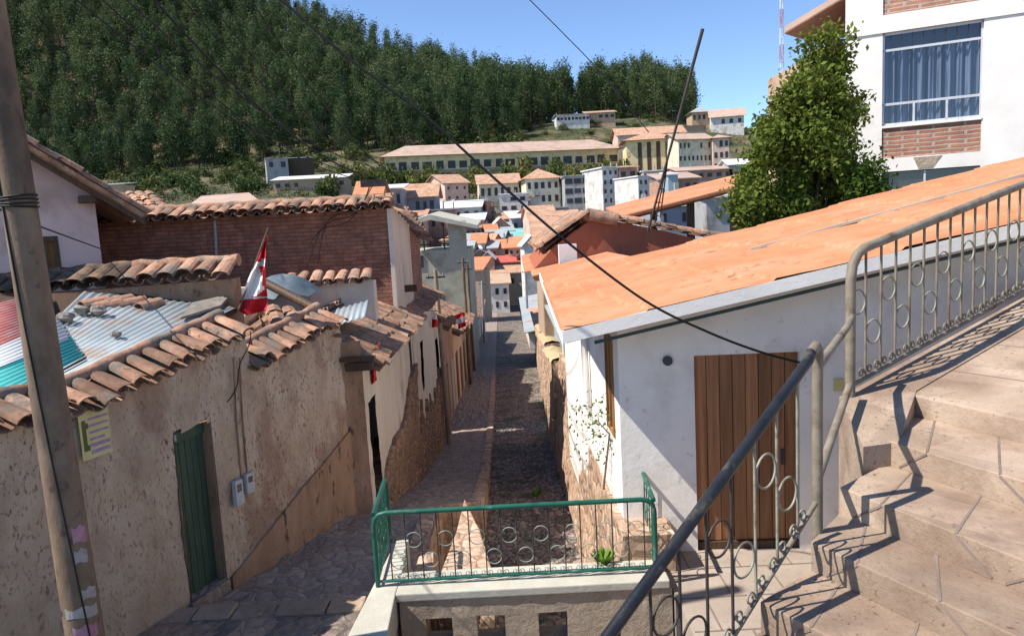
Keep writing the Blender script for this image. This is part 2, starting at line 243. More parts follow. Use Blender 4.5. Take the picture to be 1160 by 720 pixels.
 bluegate=M('faded blue sheet', [(.22, .29, .34), (.33, .40, .44)], 2, .6, .2, stretch=(6, 6, .4)), soil=M('dry hillside soil', [(.105, .085, .05), (.16, .125, .075), (.09, .09, .042)], .12, .95, .6, 1.2, dirt=(.045, .055, .022), dscale=.09, dpos=(.40, .56), speck=(.05, .06, .025), sscale=.7, spos=.36),
 cobble=stonemat('street cobbles', [(.12, .10, .095), (.25, .20, .175), (.37, .29, .25), (.17, .135, .125)], 7.5, (.035, .03, .024), 1, moss=(.045, .07, .022), jw=.09), sidewalk=stonemat('worn stone paving', [(.24, .185, .155), (.295, .235, .195), (.35, .28, .235)], 5.5, (.18, .14, .115), .4, jw=.05),
 darkpave=stonemat('dark paving', [(.11, .088, .078), (.15, .122, .105), (.185, .152, .13)], 4.2, (.085, .068, .058), .4, jw=.05), rubble=stonemat('brown rubble wall', [(.20, .11, .07), (.32, .19, .125), (.41, .26, .18), (.25, .15, .10)], 5, (.20, .125, .08), 1, stretch=(1, 1, 1.5), jw=.08), rubble_pale=stonemat('orange brown retaining stone', [(.36, .23, .15), (.47, .32, .22), (.54, .39, .29)], 4.5, (.31, .20, .13), .9, stretch=(1, 1, .8), jw=.07),
 euca=leafmat('eucalyptus leaves', [(0, (.010, .028, .013)), (.3, (.024, .053, .022)), (.62, (.05, .086, .034)), (1, (.105, .135, .055))]), shrub=leafmat('shrub leaves', [(0, (.022, .045, .012)), (.4, (.045, .075, .022)), (.75, (.10, .115, .035)), (1, (.16, .15, .055))]), elder=leafmat('glossy leaves', [(0, (.032, .065, .010)), (.45, (.08, .13, .02)), (.8, (.145, .185, .033)), (1, (.21, .23, .055))], .35), paleshrub=leafmat('yellow green leaves', [(0, (.04, .065, .018)), (.4, (.09, .115, .03)), (.75, (.17, .175, .05)), (1, (.23, .20, .07))]), brush=leafmat('dry brush', [(0, (.02, .036, .012)), (.45, (.045, .06, .02)), (.8, (.085, .085, .035)), (1, (.15, .125, .065))], .1), weed=leafmat('weed leaves', [(0, (.10, .20, .02)), (1, (.22, .36, .06))]),
)
# ------------------------------------------------------------------ terrain
SZ = np.array([(-40, -3.2), (5, -3.75), (7.2, -3.8), (7.25, -3.95), (10.2, -4.05), (12, -4.58), (17, -5.80), (24, -6.85), (38, -8.0), (50, -8.75), (75, -10.6), (100, -11.6), (118, -8.6), (130, -6.2)])
def zs(Y): return float(np.interp(Y, SZ[:, 0], SZ[:, 1]))
UP = [(-900, .62), (0, .50), (200, .385), (330, .29), (380, .252), (450, .207), (560, .165), (620, .141), (655, .120), (690, .142), (740, .152), (785, .130), (815, .114), (850, .110), (1160, .10), (2000, .1)]
EC = np.array([((u-580)/838, e) for u, e in UP]); EB = np.array([(-2, .07), (-.69, .083), (-.56, .09), (-.19, .112), (.08, .128), (.2, .122), (.3, .105), (.7, .09), (2, .09)])
YB, YC = 325, 470
def hill(x, Y):
    if Y < 120: return zs(Y)
    u = x/Y; eb, ec = np.interp(u, EB[:, 0], EB[:, 1]), np.interp(u, EC[:, 0], EC[:, 1])
    if Y < YB: l_ = min(1, max(0, (-.12-u)/.15)); return float(np.interp(Y, [120, 170, 255, YB], [-8.2+2*l_, 1.5+6.5*l_, 13.2+6*l_, eb*YB]))
    if Y < YC: t = (Y-YB)/(YC-YB); return eb*YB+(ec*YC-eb*YB)*t
    return ec*YC-(Y-YC)*.12
def terrain():
    ys = list(np.arange(-40, 14, 3.))+list(np.arange(14, 40, 2.))+list(np.arange(40, 120, 6.))+list(np.arange(120, 440, 8.))+[460, 520, 640, 900, 1500, 3000]
    us = np.concatenate([np.linspace(-3, -1, 10, endpoint=False), np.linspace(-1, 1, 71), np.linspace(1, 3, 11)[1:]])
    vs, fs = [], []; n = len(us)
    for Y in ys:
        w = max(Y, 25)
        for u in us:
            x = u*w; z = hill(x, Y) if Y >= 25 else zs(Y)
            if Y < 30: z -= 2.6 if -6 < x < 3.5 and Y < 20 else 1.3
            elif Y < 120: z -= .6
            z += .5*fbm(x*.05, Y*.05, 0)*min(1, max(0, (Y-40)/60))*2
            vs.append((x, Y, z))
    for j in range(len(ys)-1):
        for i in range(n-1): fs.append((j*n+i, j*n+i+1, (j+1)*n+i+1, (j+1)*n+i))
    mb = MB(); mb.add(vs, fs, .5, 0, True); return tag(mb.build('terrain', MAT['soil']), kind='structure')
terrain()
# ------------------------------------------------------------------ street: pavement, sunken cobbled road, kerb wall, lookout
def kerb_x(Y): return float(np.interp(Y, [6, 10, 12, 20, 38, 75, 130], [-.9, -.75, -.64, -.78, -1.05, -1.6, -2.3]))
def left_x(Y): return float(np.interp(Y, [3, 7.5, 10.5, 11, 17, 24, 38, 60, 130], [-5.2, -3.55, -2.47, -2.3, -2.25, -2.36, -2.5, -2.65, -4]))
def right_x(Y): return float(np.interp(Y, [6, 10.5, 12.7, 18, 36, 75, 130], [.62, .66, .71, .89, 1.35, .6, .6]))
def zr(Y): return float(np.interp(Y, [6, 8, 10.5, 12.7, 18, 24, 38, 50, 75, 100, 118, 130], [-4.95, -4.98, -5.06, -5.3, -6.05, -6.98, -8.12, -8.85, -10.65, -11.62, -8.62, -6.22]))
def strip(name, fa, fb, fz, ys, mat, nx, amp=0, cob=False):
    mb = MB(); vs, fs = [], []
    for Y in ys:
        a, b = fa(Y), fb(Y)
        for i in range(nx+1):
            x = a+(b-a)*i/nx; z = fz(Y)
            if amp: z += amp*fbm(x*3, Y*3, 1, 4)
            if cob == 2 and Y < 26:
                d = noise.voronoi(Vector((x*5.5, Y*5.5, 3)))[0]; z += .011*min(1, (d[1]-d[0])*3)
            elif cob and Y < 40:
                d = noise.voronoi(Vector((x*6.5, Y*6.5, 0)))[0]; z += .05*min(1, (d[1]-d[0])*2.2)
            vs.append((x, Y, z))
    n = nx+1
    for j in range(len(ys)-1):
        for i in range(nx): fs.append((j*n+i, j*n+i+1, (j+1)*n+i+1, (j+1)*n+i))
    mb.add(vs, fs, .5, 0, True); return tag(mb.build(name, mat), kind='structure')
strip('road', lambda Y: kerb_x(Y)-.5, lambda Y: right_x(Y)+.5, zr, list(np.arange(6.2, 22, .045))+list(np.arange(22, 40, .15))+list(np.arange(40, 131, 2.)), MAT['cobble'], 56, .03, True)
strip('sidewalk', lambda Y: left_x(Y)-.5, lambda Y: kerb_x(Y) if Y > 11.4 else (-1.2 if Y > 7.6 else -1.5), zs, [4, 7.2, 7.25]+list(np.arange(7.3, 24, .05))+list(np.arange(24, 40, .2))+list(np.arange(40, 131, 2.)), MAT['sidewalk'], 56, .03, 2)
strip('pavement', lambda Y: -7, lambda Y: -1.4, lambda Y: zs(Y) if Y < 7.2 else zs(7.2), list(np.arange(-6, 4, .5))+list(np.arange(4, 7.22, .05))+[7.235], MAT['darkpave'], 110, .02, 2)
mb = MB(); rs = random.Random(4); x = -3.75
while x < -1.6:
    w_ = rs.uniform(.3, .55); mb.box(x, min(x+w_-.02, -1.56), 7.02+rs.uniform(-.02, .02), 7.30+rs.uniform(-.02, .03), -4.1, -3.765+rs.uniform(-.012, .012), t=rs.random()); x += w_
tag(mb.build('pavement_step', MAT['step'], bevel=.015), kind='structure')
mb = MB()
for Y0, Y1 in zip(np.arange(7.0, 40, .5), np.arange(7.5, 40.5, .5)):
    k0, k1 = kerb_x(Y0) if Y0 > 11.2 else -1.25, kerb_x(Y1) if Y1 > 11.2 else -1.25
    j = .03*random.random(); z0, z1 = zs(max(Y0, 7.6))+.03+j, zs(max(Y1, 7.6))+.03+j
    mb.add([(k0-.2, Y0, z0), (k0+j, Y0, z0), (k0+j, Y0, zr(Y0)-.4), (k0-.2, Y0, zr(Y0)-.4), (k1-.2, Y1, z1), (k1+j, Y1, z1), (k1+j, Y1, zr(Y1)-.4), (k1-.2, Y1, zr(Y1)-.4)], [(0, 1, 5, 4), (1, 2, 6, 5), (0, 3, 2, 1), (4, 5, 6, 7)])
tag(mb.build('kerb', MAT['rubble_pale']), kind='structure')
# prow shaped stone pier standing in the sunken road, and a smaller stub beside it
def pier(pts, ztop, zbot, label):
    mb = MB(); n = len(pts); k = 10; vs, fs = [], []
    for j in range(k+1):
        z = zbot+(ztop-zbot)*j/k
        for i, p in enumerate(pts): vs.append((p[0]+.03*fbm(i*3.1, z*2, 1), p[1]+.03*fbm(i*5.3, z*2, 4), z))
    for j in range(k):
        for i in range(n): fs.append((j*n+i, j*n+(i+1) % n, (j+1)*n+(i+1) % n, (j+1)*n+i))
    fs.append(tuple(k*n+i for i in range(n))); mb.add(vs, fs); tag(mb.build('stone_pier', MAT['rubble_pale'], bevel=.02), label, 'stone pier')
pier([(-.88, 7.25), (-.33, 7.25), (-.5, 8.3), (-.74, 9.35), (-.8, 8.3)], -3.52, -5.3, 'large pointed stone pier in the sunken lane behind the green railing')
pier([(-1.2, 7.2), (-.96, 7.2), (-.98, 7.6), (-1.02, 8.0), (-1.2, 7.9)], -3.62, -5.3, 'small stone stub against the lane wall left of the pointed pier')
# lookout: left ledge, front parapet with square openings, right cheek, entry floor
mb = MB(); mb.prism([(-1.55, 5.0, -3.62), (-1.13, 5.0, -3.62), (-1.2, 6.42, -3.62), (-1.2, 6.86, -3.62), (-1.235, 7.62, -3.62), (-1.37, 7.62, -3.62)], (0, 0, .32)); lw = thing('lookout_wall', 'pale concrete lookout wall with square openings below the green railing', 'parapet wall', (0, 6.5, -4.6))
mb.build('ledge', MAT['ledge'], lw, bevel=.012)
mb = MB(); mb.prism([(-1.53, 5.0, -5.4), (-1.15, 5.0, -5.4), (-1.21, 6.42, -5.4), (-1.25, 7.6, -5.4), (-1.36, 7.6, -5.4)], (0, 0, 1.78)); mb.build('side_wall', MAT['concrete'], lw)
mb = MB(); mb.box(-1.2, 1.32, 6.412, 6.86, -3.38, -3.30); mb.build('coping', MAT['ledge'], lw, bevel=.012)
hx = [(at(482, 700, 6.42).x, at(512, 700, 6.42).x), (at(540, 700, 6.42).x, at(572, 700, 6.42).x), (at(610, 700, 6.42).x, at(643, 700, 6.42).x)]
zt = at(560, 697, 6.42).z; mb = MB()
def rough_box(x0, x1, y0, y1, z0, z1):
    rough_wall(mb, (x0, y0), (x1, y0), lambda s: z0, lambda s: z1, .045, .012, y1-y0)
rough_box(-1.17, 1.34, 6.43, 6.73, zt, -3.38); xs = [-1.17]+[x for h in hx for x in h]+[1.34]
for i in range(0, len(xs), 2): rough_box(xs[i], xs[i+1], 6.43, 6.73, -3.86, zt)
rough_box(-1.17, 1.34, 6.43, 6.73, -5.4, -3.86); mb.build('balustrade', MAT['concrete'], lw)
mb = MB(); mb.box(.98, 1.36, 6.9, 8.1, -4.2, -3.12); mb.build('cheek_block', MAT['ledge'], lw, bevel=.015)
mb = MB(); mb.prism([(1.36, 4.0, -4.6), (3.6, 4.0, -4.6), (3.6, 7.35, -4.6), (1.36, 7.35, -4.6)], (0, 0, 1.17)); tag(mb.build('entry_floor', MAT['paving']), kind='structure')
mb = MB()
for y in (5.2, 5.75, 6.3, 6.85): mb.box(1.38, 3.4, y, y+.016, -3.4285, -3.4255)
for k, y in enumerate((4.7, 5.21, 5.76, 6.31, 6.86)):
    for x in np.arange(1.6+.25*(k % 2), 3.4, .5): mb.box(x, x+.016, y, y+.54 if y < 6.8 else 7.3, -3.4285, -3.4255)
tag(mb.build('paving_joints', MAT['mortar']), kind='structure')
mb = MB(); mb.box(-1.1, 1.34, 3.0, 6.42, -4.75, -4.6); tag(mb.build('lower_floor', MAT['paving']), kind='structure')
# ------------------------------------------------------------------ stairs on the right
NL = [(.12, 2.49), (.45, 2.77), (.78, 3.05), (1.11, 3.32), (1.47, 3.61), (1.77, 3.95), (2.19, 4.28), (2.61, 4.78)]
NR = [(.33, 2.17), (.66, 2.44), (.98, 2.70), (1.30, 3.0), (1.87, 2.75), (2.14, 3.0), (2.49, 3.51), (2.88, 4.08)]
NZ = [-2.29, -2.14, -1.99, -1.84, -1.69, -1.54, -1.39, -1.25]
st = thing('stone_staircase', 'reddish stone stairs winding up to the right with zigzag joints and railing shadows', 'stairs', (1.5, 3.3, -3.4))
def ext(k, L=3.2):
    a, b = Vector(NL[k]), Vector(NR[k]); d = (b-a).normalized(); return a, a+d*L
for k in range(8):
    a, b = ext(k)
    if k < 7: a2, b2 = ext(k+1); pts = [a, b, b2, a2]
    else: continue
    mb = MB(); mb.prism([(p.x, p.y, -4.3) for p in pts], (0, 0, NZ[k]+4.3), t=random.random()); mb.build('step', MAT['step'], st, bevel=.006)
a, b = ext(7); rd = Vector((2.0, 1.26)).normalized(); far_ = 9.0; a2, b2 = a+rd*far_, b+rd*far_
mb = MB(); za, zb = -1.25, -1.25+.165*far_
mb.add([(a.x, a.y, za), (b.x, b.y, za), (b2.x, b2.y, zb), (a2.x, a2.y, zb), (a.x, a.y, -4.3), (b.x, b.y, -4.3), (b2.x, b2.y, -4.3), (a2.x, a2.y, -4.3)], [(0, 1, 2, 3), (0, 4, 5, 1), (1, 5, 6, 2), (2, 6, 7, 3), (3, 7, 4, 0)]); mb.build('ramp', MAT['step'], st, bevel=.012)
# side string between the ramp and the house wall, below the upper railing
mb = MB(); c0, c1 = V(2.18, 4.80, 0), V(2.18+rd.x*far_, 4.80+rd.y*far_, 0)
pb = [(2.02, 4.2), (2.25, 4.25), (2.66, 4.80), (a2.x, a2.y), (c1.x, c1.y), (2.18, 4.88)]
zz = [-1.40, -1.40, -1.232, zb+.018, zb+.018, -1.27]
mb.add([(p[0], p[1], z) for p, z in zip(pb, zz)]+[(p[0], p[1], -4.3) for p in pb], [(0, 1, 2, 5), (2, 3, 4, 5)]+[(i, 6+i, 6+(i+1) % 6, (i+1) % 6) for i in range(6)]); mb.build('side_wall', MAT['step'], st)
mb = MB()                                                       # zigzag joints scored in treads and risers
def stripq(p, q, w=.012, up=(0, 0, 1)):
    p, q, up = Vector(p), Vector(q), Vector(up); s_ = (q-p).cross(up).normalized()*w*.5; e = up.normalized()*.003; mb.obox(p-s_-e, s_*2, q-p, e*2)
for k in range(2, 7):
    (a, b), (a2, b2) = ext(k), ext(k+1); d = (b-a).normalized(); z, z2 = NZ[k], NZ[k+1]; nr = (b2-b)
    rn = Vector((d.y, -d.x)); rn = -rn if rn.dot(a2-a) > 0 else rn
    for i, s in enumerate(np.arange(.28, 2.6, .42)):
        p = a+d*s; q = a2+(b2-a2).normalized()*(s-.10); stripq((p.x, p.y, z), (q.x, q.y, z))
        w1 = p+d*(.18 if i % 2 else -.18); stripq((p.x+rn.x*.001, p.y+rn.y*.001, z-.012), (w1.x+rn.x*.001, w1.y+rn.y*.001, z-.14), .012, (rn.x, rn.y, 0))
for s in np.arange(.5, 8, .62):
    a, b = ext(7); p = a+rd*s; q = b+rd*(s+.25); z = -1.25+.165*s; stripq((p.x, p.y, z), (q.x, q.y, z+.04))
mb.build('joint_lines', MAT['mortar'], st)
mb = MB(); mb.obox((2.235, 4.235, -1.56), (.13, .17, 0), (.004, -.003, 0), (0, 0, .15)); vg = mb.build('vent_plate', MAT['rail'], st)
mb = MB()
for i in range(3): mb.obox((2.262+.004, 4.268-.004, -1.47+i*.03), (.075, .098, 0), (.004, -.003, 0), (0, 0, .012))
mb.build('vent_slots', MAT['darkhole'], st)
# ------------------------------------------------------------------ railings
def arc(p, q, r, n=5):
    pass
def scroll(mb, c, a, b, R, r=.006):
    pts = []
    for i in range(15): an = i/14*2.3*PI; rr = R*(1-.62*i/14); pts.append(Vector(c)+Vector(a)*rr*math.cos(an)+Vector(b)*rr*math.sin(an))
    mb.tube(pts, r, 5)
# near railing: slopes down to the lower left
nr_ = thing('stair_railing', 'dark worn iron railing sloping down across the brown door', 'railing', (1.55, 3.72, -1.69))
P0, D = V(1.53, 3.675, -.70), V(-.6, -.5, -.43)
def rp(t, h=0): return P0+D*t+V(0, 0, h)
cor = [V(1.55, 3.72, -1.75), V(1.55, 3.72, -.90), V(1.553, 3.722, -.78), V(1.55, 3.715, -.715), V(1.53, 3.69, -.69), V(1.49, 3.65, -.715)]
mb = MB(); mb.tube(cor, .0275, 10); mb.build('post', MAT['rail'], nr_)
mb = MB(); mb.tube([V(1.50, 3.66, -.708)]+[rp(t) for t in (.12, .5, 1, 2, 3, 4.2)], .0265, 12); mb.build('handrail', MAT['navy'], nr_)
mb = MB(); mb.tube([rp(.02, -.80), rp(4.2, -.80)], .014, 8); mb.build('lower_bar', MAT['rail'], nr_)
dn = D.copy(); dn.z = 0; dn.normalize(); bars = np.arange(.25, 4.2, .245)
for i, t in enumerate(bars):
    mb = MB(); mb.tube([rp(t, -.02), rp(t, -.80)], .0075, 6); mb.build('bar', MAT['ironpale'] if t < .9 else MAT['iron'], nr_)
    h = -.25 if i % 2 == 0 else -.52
    if i: 
        mb = MB(); mb.ring(rp(t-.1225, h), dn, V(0, 0, 1), .083, .006); mb.build('ring', MAT['ironpale'] if t < 1.2 else MAT['iron'], nr_)
    for q in (-1, 1): mb = MB(); scroll(mb, rp(t+q*.06, -.755), dn*-q, V(0, 0, 1), .035); mb.build('scroll', MAT['ironpale'], nr_)
mb = MB(); mb.tube([V(1.56, 3.73, -.80), V(2.16, 4.72, -.77), V(2.24, 4.83, -.72)], .024, 8); mb.build('link_pipe', MAT['rail'], nr_)
mb = MB(); mb.tube([V(1.55, 3.73, -1.42), V(2.2, 4.76, -1.15)], .024, 8); mb.build('link_pipe', MAT['rail'], nr_)
# upper railing along the ramp
ur = thing('ramp_railing', 'brown weathered iron railing with rings along the ramp at the right edge', 'railing', (2.25, 4.87, -1.27))
U0 = V(2.25, 4.87, -1.27); ud = V(rd.x, rd.y, .175)
def up_(s, h): return U0+ud*s+V(0, 0, h)
mb = MB(); mb.tube([V(2.25, 4.87, -1.6), up_(0, .05), up_(0, .78), up_(.02, .88), up_(.08, .945), up_(.16, .965)]+[up_(s, .965) for s in (.5, 2, 5, 8.5)], .033, 10); mb.build('handrail', MAT['rail'], ur)
mb = MB(); mb.tube([up_(0, .075), up_(8.5, .075)], .016, 8); mb.build('lower_bar', MAT['rail'], ur)
ub = V(rd.x, rd.y, 0).normalized()
for i, s in enumerate(np.arange(.17, 6.4, .178)):
    mb = MB(); mb.tube([up_(s, .96), up_(s, .08)], .009, 6); mb.build('bar', MAT['rail'], ur)
    mb = MB(); mb.ring(up_(s-.089, .62 if i % 2 == 0 else .37), ub, V(0, 0, 1), .082, .0065); mb.build('ring', MAT['ironpale'], ur)
    for q in (-1, 1): mb = MB(); scroll(mb, up_(s+q*.045, .125), ub*-q, V(0, 0, 1), .032, .007); mb.build('scroll', MAT['rail'], ur)
# green lookout railing: front panel and two wings
gr = thing('green_railing', 'green painted tube railing with small rings on the lookout wall', 'railing', (0, 6.6, -3.3))
GY, zl, zu = 6.58, -3.30, -2.585; xl, xr = -1.385, 1.225
fr = [V(xl, GY, zl-.02), V(xl, GY, zu-.12), V(xl+.015, GY, zu-.055), V(xl+.055, GY, zu-.015), V(xl+.12, GY, zu), V(xr-.12, GY, zu), V(xr-.055, GY, zu-.015), V(xr-.015, GY, zu-.055), V(xr, GY, zu-.12), V(xr, GY, zl-.02)]
mb = MB(); mb.tube(fr, .023, 10); mb.build('front_frame', MAT['grail'], gr)
mb = MB(); mb.tube([V(xl, GY, zl+.05), V(xr, GY, zl+.05)], .015, 8); mb.build('lower_bar', MAT['grail'], gr)
gx = np.linspace(xl+.14, xr-.1, 17)
for i, x in enumerate(gx):
    mb = MB(); mb.tube([V(x, GY, zu), V(x, GY, zl+.05)], .0065, 6); mb.build('bar', MAT['iron'], gr)
    if i < 16:
        mb = MB(); mb.ring(V((x+gx[i+1])/2, GY, -2.86 if i % 2 else -3.06), V(1, 0, 0), V(0, 0, 1), .073, .0045); mb.build('ring', MAT['ghooks'], gr)
        for q in (-1, 1): mb = MB(); scroll(mb, V(x+.075+q*.04, GY, zl+.085), V(q, 0, 0), V(0, 0, 1), .024, .004); mb.build('scroll', MAT['ghooks'], gr)
for (x0, x1, Y1, zb1) in ((xl, at(437, 541, 7.6).x, 7.6, -3.3), (xr, 1.30, 8.35, -3.14)):
    p0, p1 = V(x0, GY+.02, zu-.02), V(x1, Y1, zu+(.0 if x0 < 0 else .02)); q0, q1 = V(x0, GY+.02, zl+.05), V(x1, Y1, zb1+.06)
    mb = MB(); mb.tube([p0, p0.lerp(p1, .9), p0.lerp(p1, .97)-V(0, 0, .03), p1-V(0, 0, .1), V(x1, Y1, zb1-.02)], .022, 10); mb.tube([q0, q1], .013, 8); mb.build('wing_frame', MAT['grail'], gr)
    n = 11
    for i in range(1, n):
        mb = MB(); mb.tube([p0.lerp(p1, i/n), q0.lerp(q1, i/n)], .0065, 6); mb.build('bar', MAT['grail'], gr)
        c = (p0.lerp(p1, (i-.5)/n)+q0.lerp(q1, (i-.5)/n))/2+V(0, 0, .1 if i % 2 else -.1); mb = MB(); mb.ring(c, (p1-p0).normalized(), V(0, 0, 1), .06, .005); mb.build('ring', MAT['grail'], gr)
# ------------------------------------------------------------------ white house on the right
FD = V(math.cos(math.radians(4)), -math.sin(math.radians(4)), 0); FN = V(FD.y, -FD.x, 0)       # along the front wall / outward
WC = V(1.04, 7.3, 0)
def rz(x, Y): return -.985+.2*(x-.5)+.02*(Y-7)
wh = thing('white_house', 'white house with low orange roof and brown wooden door', 'house', (1.04, 7.3, -3.43))
mb = MB(); dL = (atp(788, 500, WC, FN)-WC).dot(FD); dR = (atp(906, 500, WC, FN)-WC).dot(FD); dT = -1.39
def fpt(s, z, o=0): q = WC+FD*s+FN*o; return V(q.x, q.y, z)
LW = 9.0
def ztop_f(s): q = WC+FD*s; return rz(q.x, q.y)-.05
mb.add([fpt(0, -4.3), fpt(dL, -4.3), fpt(dL, ztop_f(dL)), fpt(0, ztop_f(0))], [(0, 1, 2, 3)]); mb.add([fpt(dR, -4.3), fpt(LW, -4.3), fpt(LW, ztop_f(LW)), fpt(dR, ztop_f(dR))], [(0, 1, 2, 3)])
mb.add([fpt(dL, dT), fpt(dR, dT), fpt(dR, ztop_f(dR)), fpt(dL, ztop_f(dL))], [(0, 1, 2, 3)]); mb.add([fpt(dL, -4.3), fpt(dR, -4.3), fpt(dR, -3.425), fpt(dL, -3.425)], [(0, 1, 2, 3)])
for s in (dL, dR): mb.add([fpt(s, -3.425), fpt(s, dT), fpt(s, dT, -.12), fpt(s, -3.425, -.12)], [(0, 1, 2, 3)])
mb.add([fpt(dL, dT), fpt(dR, dT), fpt(dR, dT, -.12), fpt(dL, dT, -.12)], [(0, 1, 2, 3)])
SB = V(.93, 13.2, 0)                                             # far end of street wall
wy0, wy1 = 7.62, 8.12; wzt, wzb = -1.22, -2.3
def spt(Y, z, o=0): k = (Y-7.3)/(SB.y-7.3); return V(1.04+(SB.x-1.04)*k-o, Y, z)
for (a_, b_, z0, z1) in ((7.3, wy0, -4.3, None), (wy1, 13.2, -4.3, None), (wy0, wy1, -4.3, wzb), (wy0, wy1, wzt, None)):
    mb.add([spt(b_, z0), spt(a_, z0), spt(a_, z1 if z1 else rz(1, a_)-.05), spt(b_, z1 if z1 else rz(1, b_)-.05)], [(0, 1, 2, 3)])
for Y in (wy0, wy1): mb.add([spt(Y, wzb), spt(Y, wzt), spt(Y, wzt, -.1), spt(Y, wzb, -.1)], [(0, 1, 2, 3)])
for z in (wzb, wzt): mb.add([spt(wy0, z), spt(wy1, z), spt(wy1, z, -.1), spt(wy0, z, -.1)], [(0, 1, 2, 3)])
e = fpt(LW, 0); mb.add([e+V(0, 0, -4.3), e+V(0, 4.6, -4.3), e+V(0, 4.6, 1), e+V(0, 0, ztop_f(LW))], [(0, 1, 2, 3)]); mb.add([V(.93, 13.2, -4.3), V(9, 11.5, -4.3), V(9, 11.5, .5), V(.93, 13.2, -1.1)], [(0, 1, 2, 3)])
mb.build('wall', MAT['white'], wh)
dr = None; npl = 8; dmb = MB(); w = (dR-dL)/npl
for i in range(npl): dmb.obox(fpt(dL+i*w+.004, -3.34, -.11), FD*(w-.008), FN*(.045+.006*(i % 2)), V(0, 0, dT+3.34-.004), t=random.random())
ORG_d = dmb.build('door', MAT['brownwood'], wh)
mb = MB(); mb.obox(fpt(dL, -3.425, -.11), FD*(dR-dL), FN*.08, V(0, 0, .075)); mb.build('door_sill', MAT['darkwood'], ORG_d)
mb = MB(); mb.obox(fpt(dR-.17, -2.55, -.06), FD*.035, FN*.02, V(0, 0, .16)); mb.build('lock_plate', MAT['iron'], ORG_d)
wmb = MB()
for (a_, b_, z0, z1) in ((wy0, wy0+.06, wzb, wzt), (wy1-.06, wy1, wzb, wzt), (wy0+.06, wy1-.06, wzb, wzb+.06), (wy0+.06, wy1-.06, wzt-.06, wzt), (wy0+.22, wy0+.28, wzb+.06, wzt-.06)): p = spt(a_, z0, -.07); wmb.obox(p, V(-.09, 0, 0), V(0, b_-a_, 0), V(0, 0, z1-z0), t=random.random())
wf = wmb.build('window_frame', MAT['honeywood'], wh); mb = MB(); mb.add([spt(wy0, wzb, -.06), spt(wy1, wzb, -.06), spt(wy1, wzt, -.06), spt(wy0, wzt, -.06)], [(0, 1, 2, 3)]); mb.build('pane', MAT['glass'], wf)
# roof: thin slab with fine corrugations running down to the street, rear left part reaching further back
def roofslab(mb, poly, f, th, t=.5):
    top = [V(x, y, f(x, y)) for x, y in poly]; mb.prism([p-V(0, 0, th) for p in top], (0, 0, th), t)
rf = MB(); X0, Y0, Y1 = .46, 6.78, 11.5; nx, ny = 270, 190; vs, fs = [], []
def cor_z(x, y): return rz(x, y)+.013*math.sin(y*2*PI/.17)+.02*fbm(x*.8, y*.8, 3)
for j in range(ny+1):
    for i in range(nx+1):
        y = Y0+(Y1-Y0)*j/ny; x = X0+.012*(y-Y0)+9.3*i/nx; st_ = .026*(1-((x*.9+.11*round(y/.85)) % 1.0)); vs.append((x, y-.087*(x-.5)*(1-j/ny), cor_z(x, y)+st_))
for j in range(ny):
    for i in range(nx): a_ = j*(nx+1)+i; fs.append((a_, a_+1, a_+nx+2, a_+nx+1))
rf.add(vs, fs); b0 = [(X0, Y0), (X0+9.3, Y0-.80), (X0+9.35, Y1), (X0+.05, Y1)]
rf.prism([V(x, y, rz(x, y)-.05) for x, y in b0], (0, 0, .025)); rf.prism([V(x, y, rz(x, y)-.03) for x, y in ((.52, 11.45), (1.95, 11.45), (1.80, 13.6), (.55, 13.6))], (0, 0, .035)); ro = rf.build('roof', MAT['orange'], wh)
mb = MB(); q0, q1 = V(X0, Y0, rz(X0, Y0)), V(X0+9.3, Y0-.81, rz(X0+9.3, Y0-.8)); mb.prism([q0+V(0, 0, -.125), q0+V(0, .03, -.125), q0+V(0, .03, -.008), q0+V(0, 0, -.008)], q1-q0); mb.build('rake_board', MAT['concrete_white'], ro)
g0, g1 = q0+V(.30, .031, -.150), q1+V(0, .031, -.150); mb = MB(); mb.prism([g0, g0+V(0, .05, 0), g0+V(0, .05, .024), g0+V(0, 0, .024)], g1-g0); mb.build('rake_trim', MAT['gutter'], ro)
mb = MB(); mb.prism([(X0, Y0+.03, rz(X0, Y0)-.15), (X0+.02, Y0+.03, rz(X0, Y0)-.15), (X0+.02, Y0+.03, rz(X0, Y0)-.03), (X0, Y0+.03, rz(X0, Y0)-.03)], V(.08, 6.7, .12)); mb.build('eave_board', MAT['concrete_white'], ro)
mb = MB(); sf0, sf1 = V(.5, 6.83, rz(.5, 6.83)-.14), V(1.06, 6.83, rz(1.06, 6.83)-.14); mb.add([sf0, sf1, sf1+V(-.03, 6.6, .1), sf0+V(.05, 6.6, .1)], [(0, 1, 2, 3)]); mb.build('soffit', MAT['white'], ro)
mb = MB(); c0, c1 = V(2.9, 8.9, rz(2.9, 8.9)+.035), V(6.8, 9.3, rz(6.8, 9.3)+.05); mb.prism([c0+V(0, -.05, -.03), c0+V(0, .05, -.03), c0+V(0, .035, .0), c0+V(0, -.035, .0)], c1-c0); mb.build('mortar_seam', MAT['paving'], ro)
mb = MB(); mb.tube([spt(9.6, -1.15, .30), spt(9.6, -1.3, .26), spt(9.6, -1.35, .07), spt(9.6, -2.6, .06)], .045, 8); mb.build('downpipe', MAT['concrete_white'], wh)
hp = atp(756, 408, WC, FN); mb = MB(); mb.tube([hp+FN*.001, hp+FN*.03], .05, 10); mb.build('pipe_stub', MAT['cablegrey'], wh)
sp_ = atp(944, 442, WC, FN); mb = MB(); mb.obox(sp_+FN*.002, FD*.09, FN*.03, V(0, 0, .12)); mb.build('switch_box', MAT['paperyel'], wh)
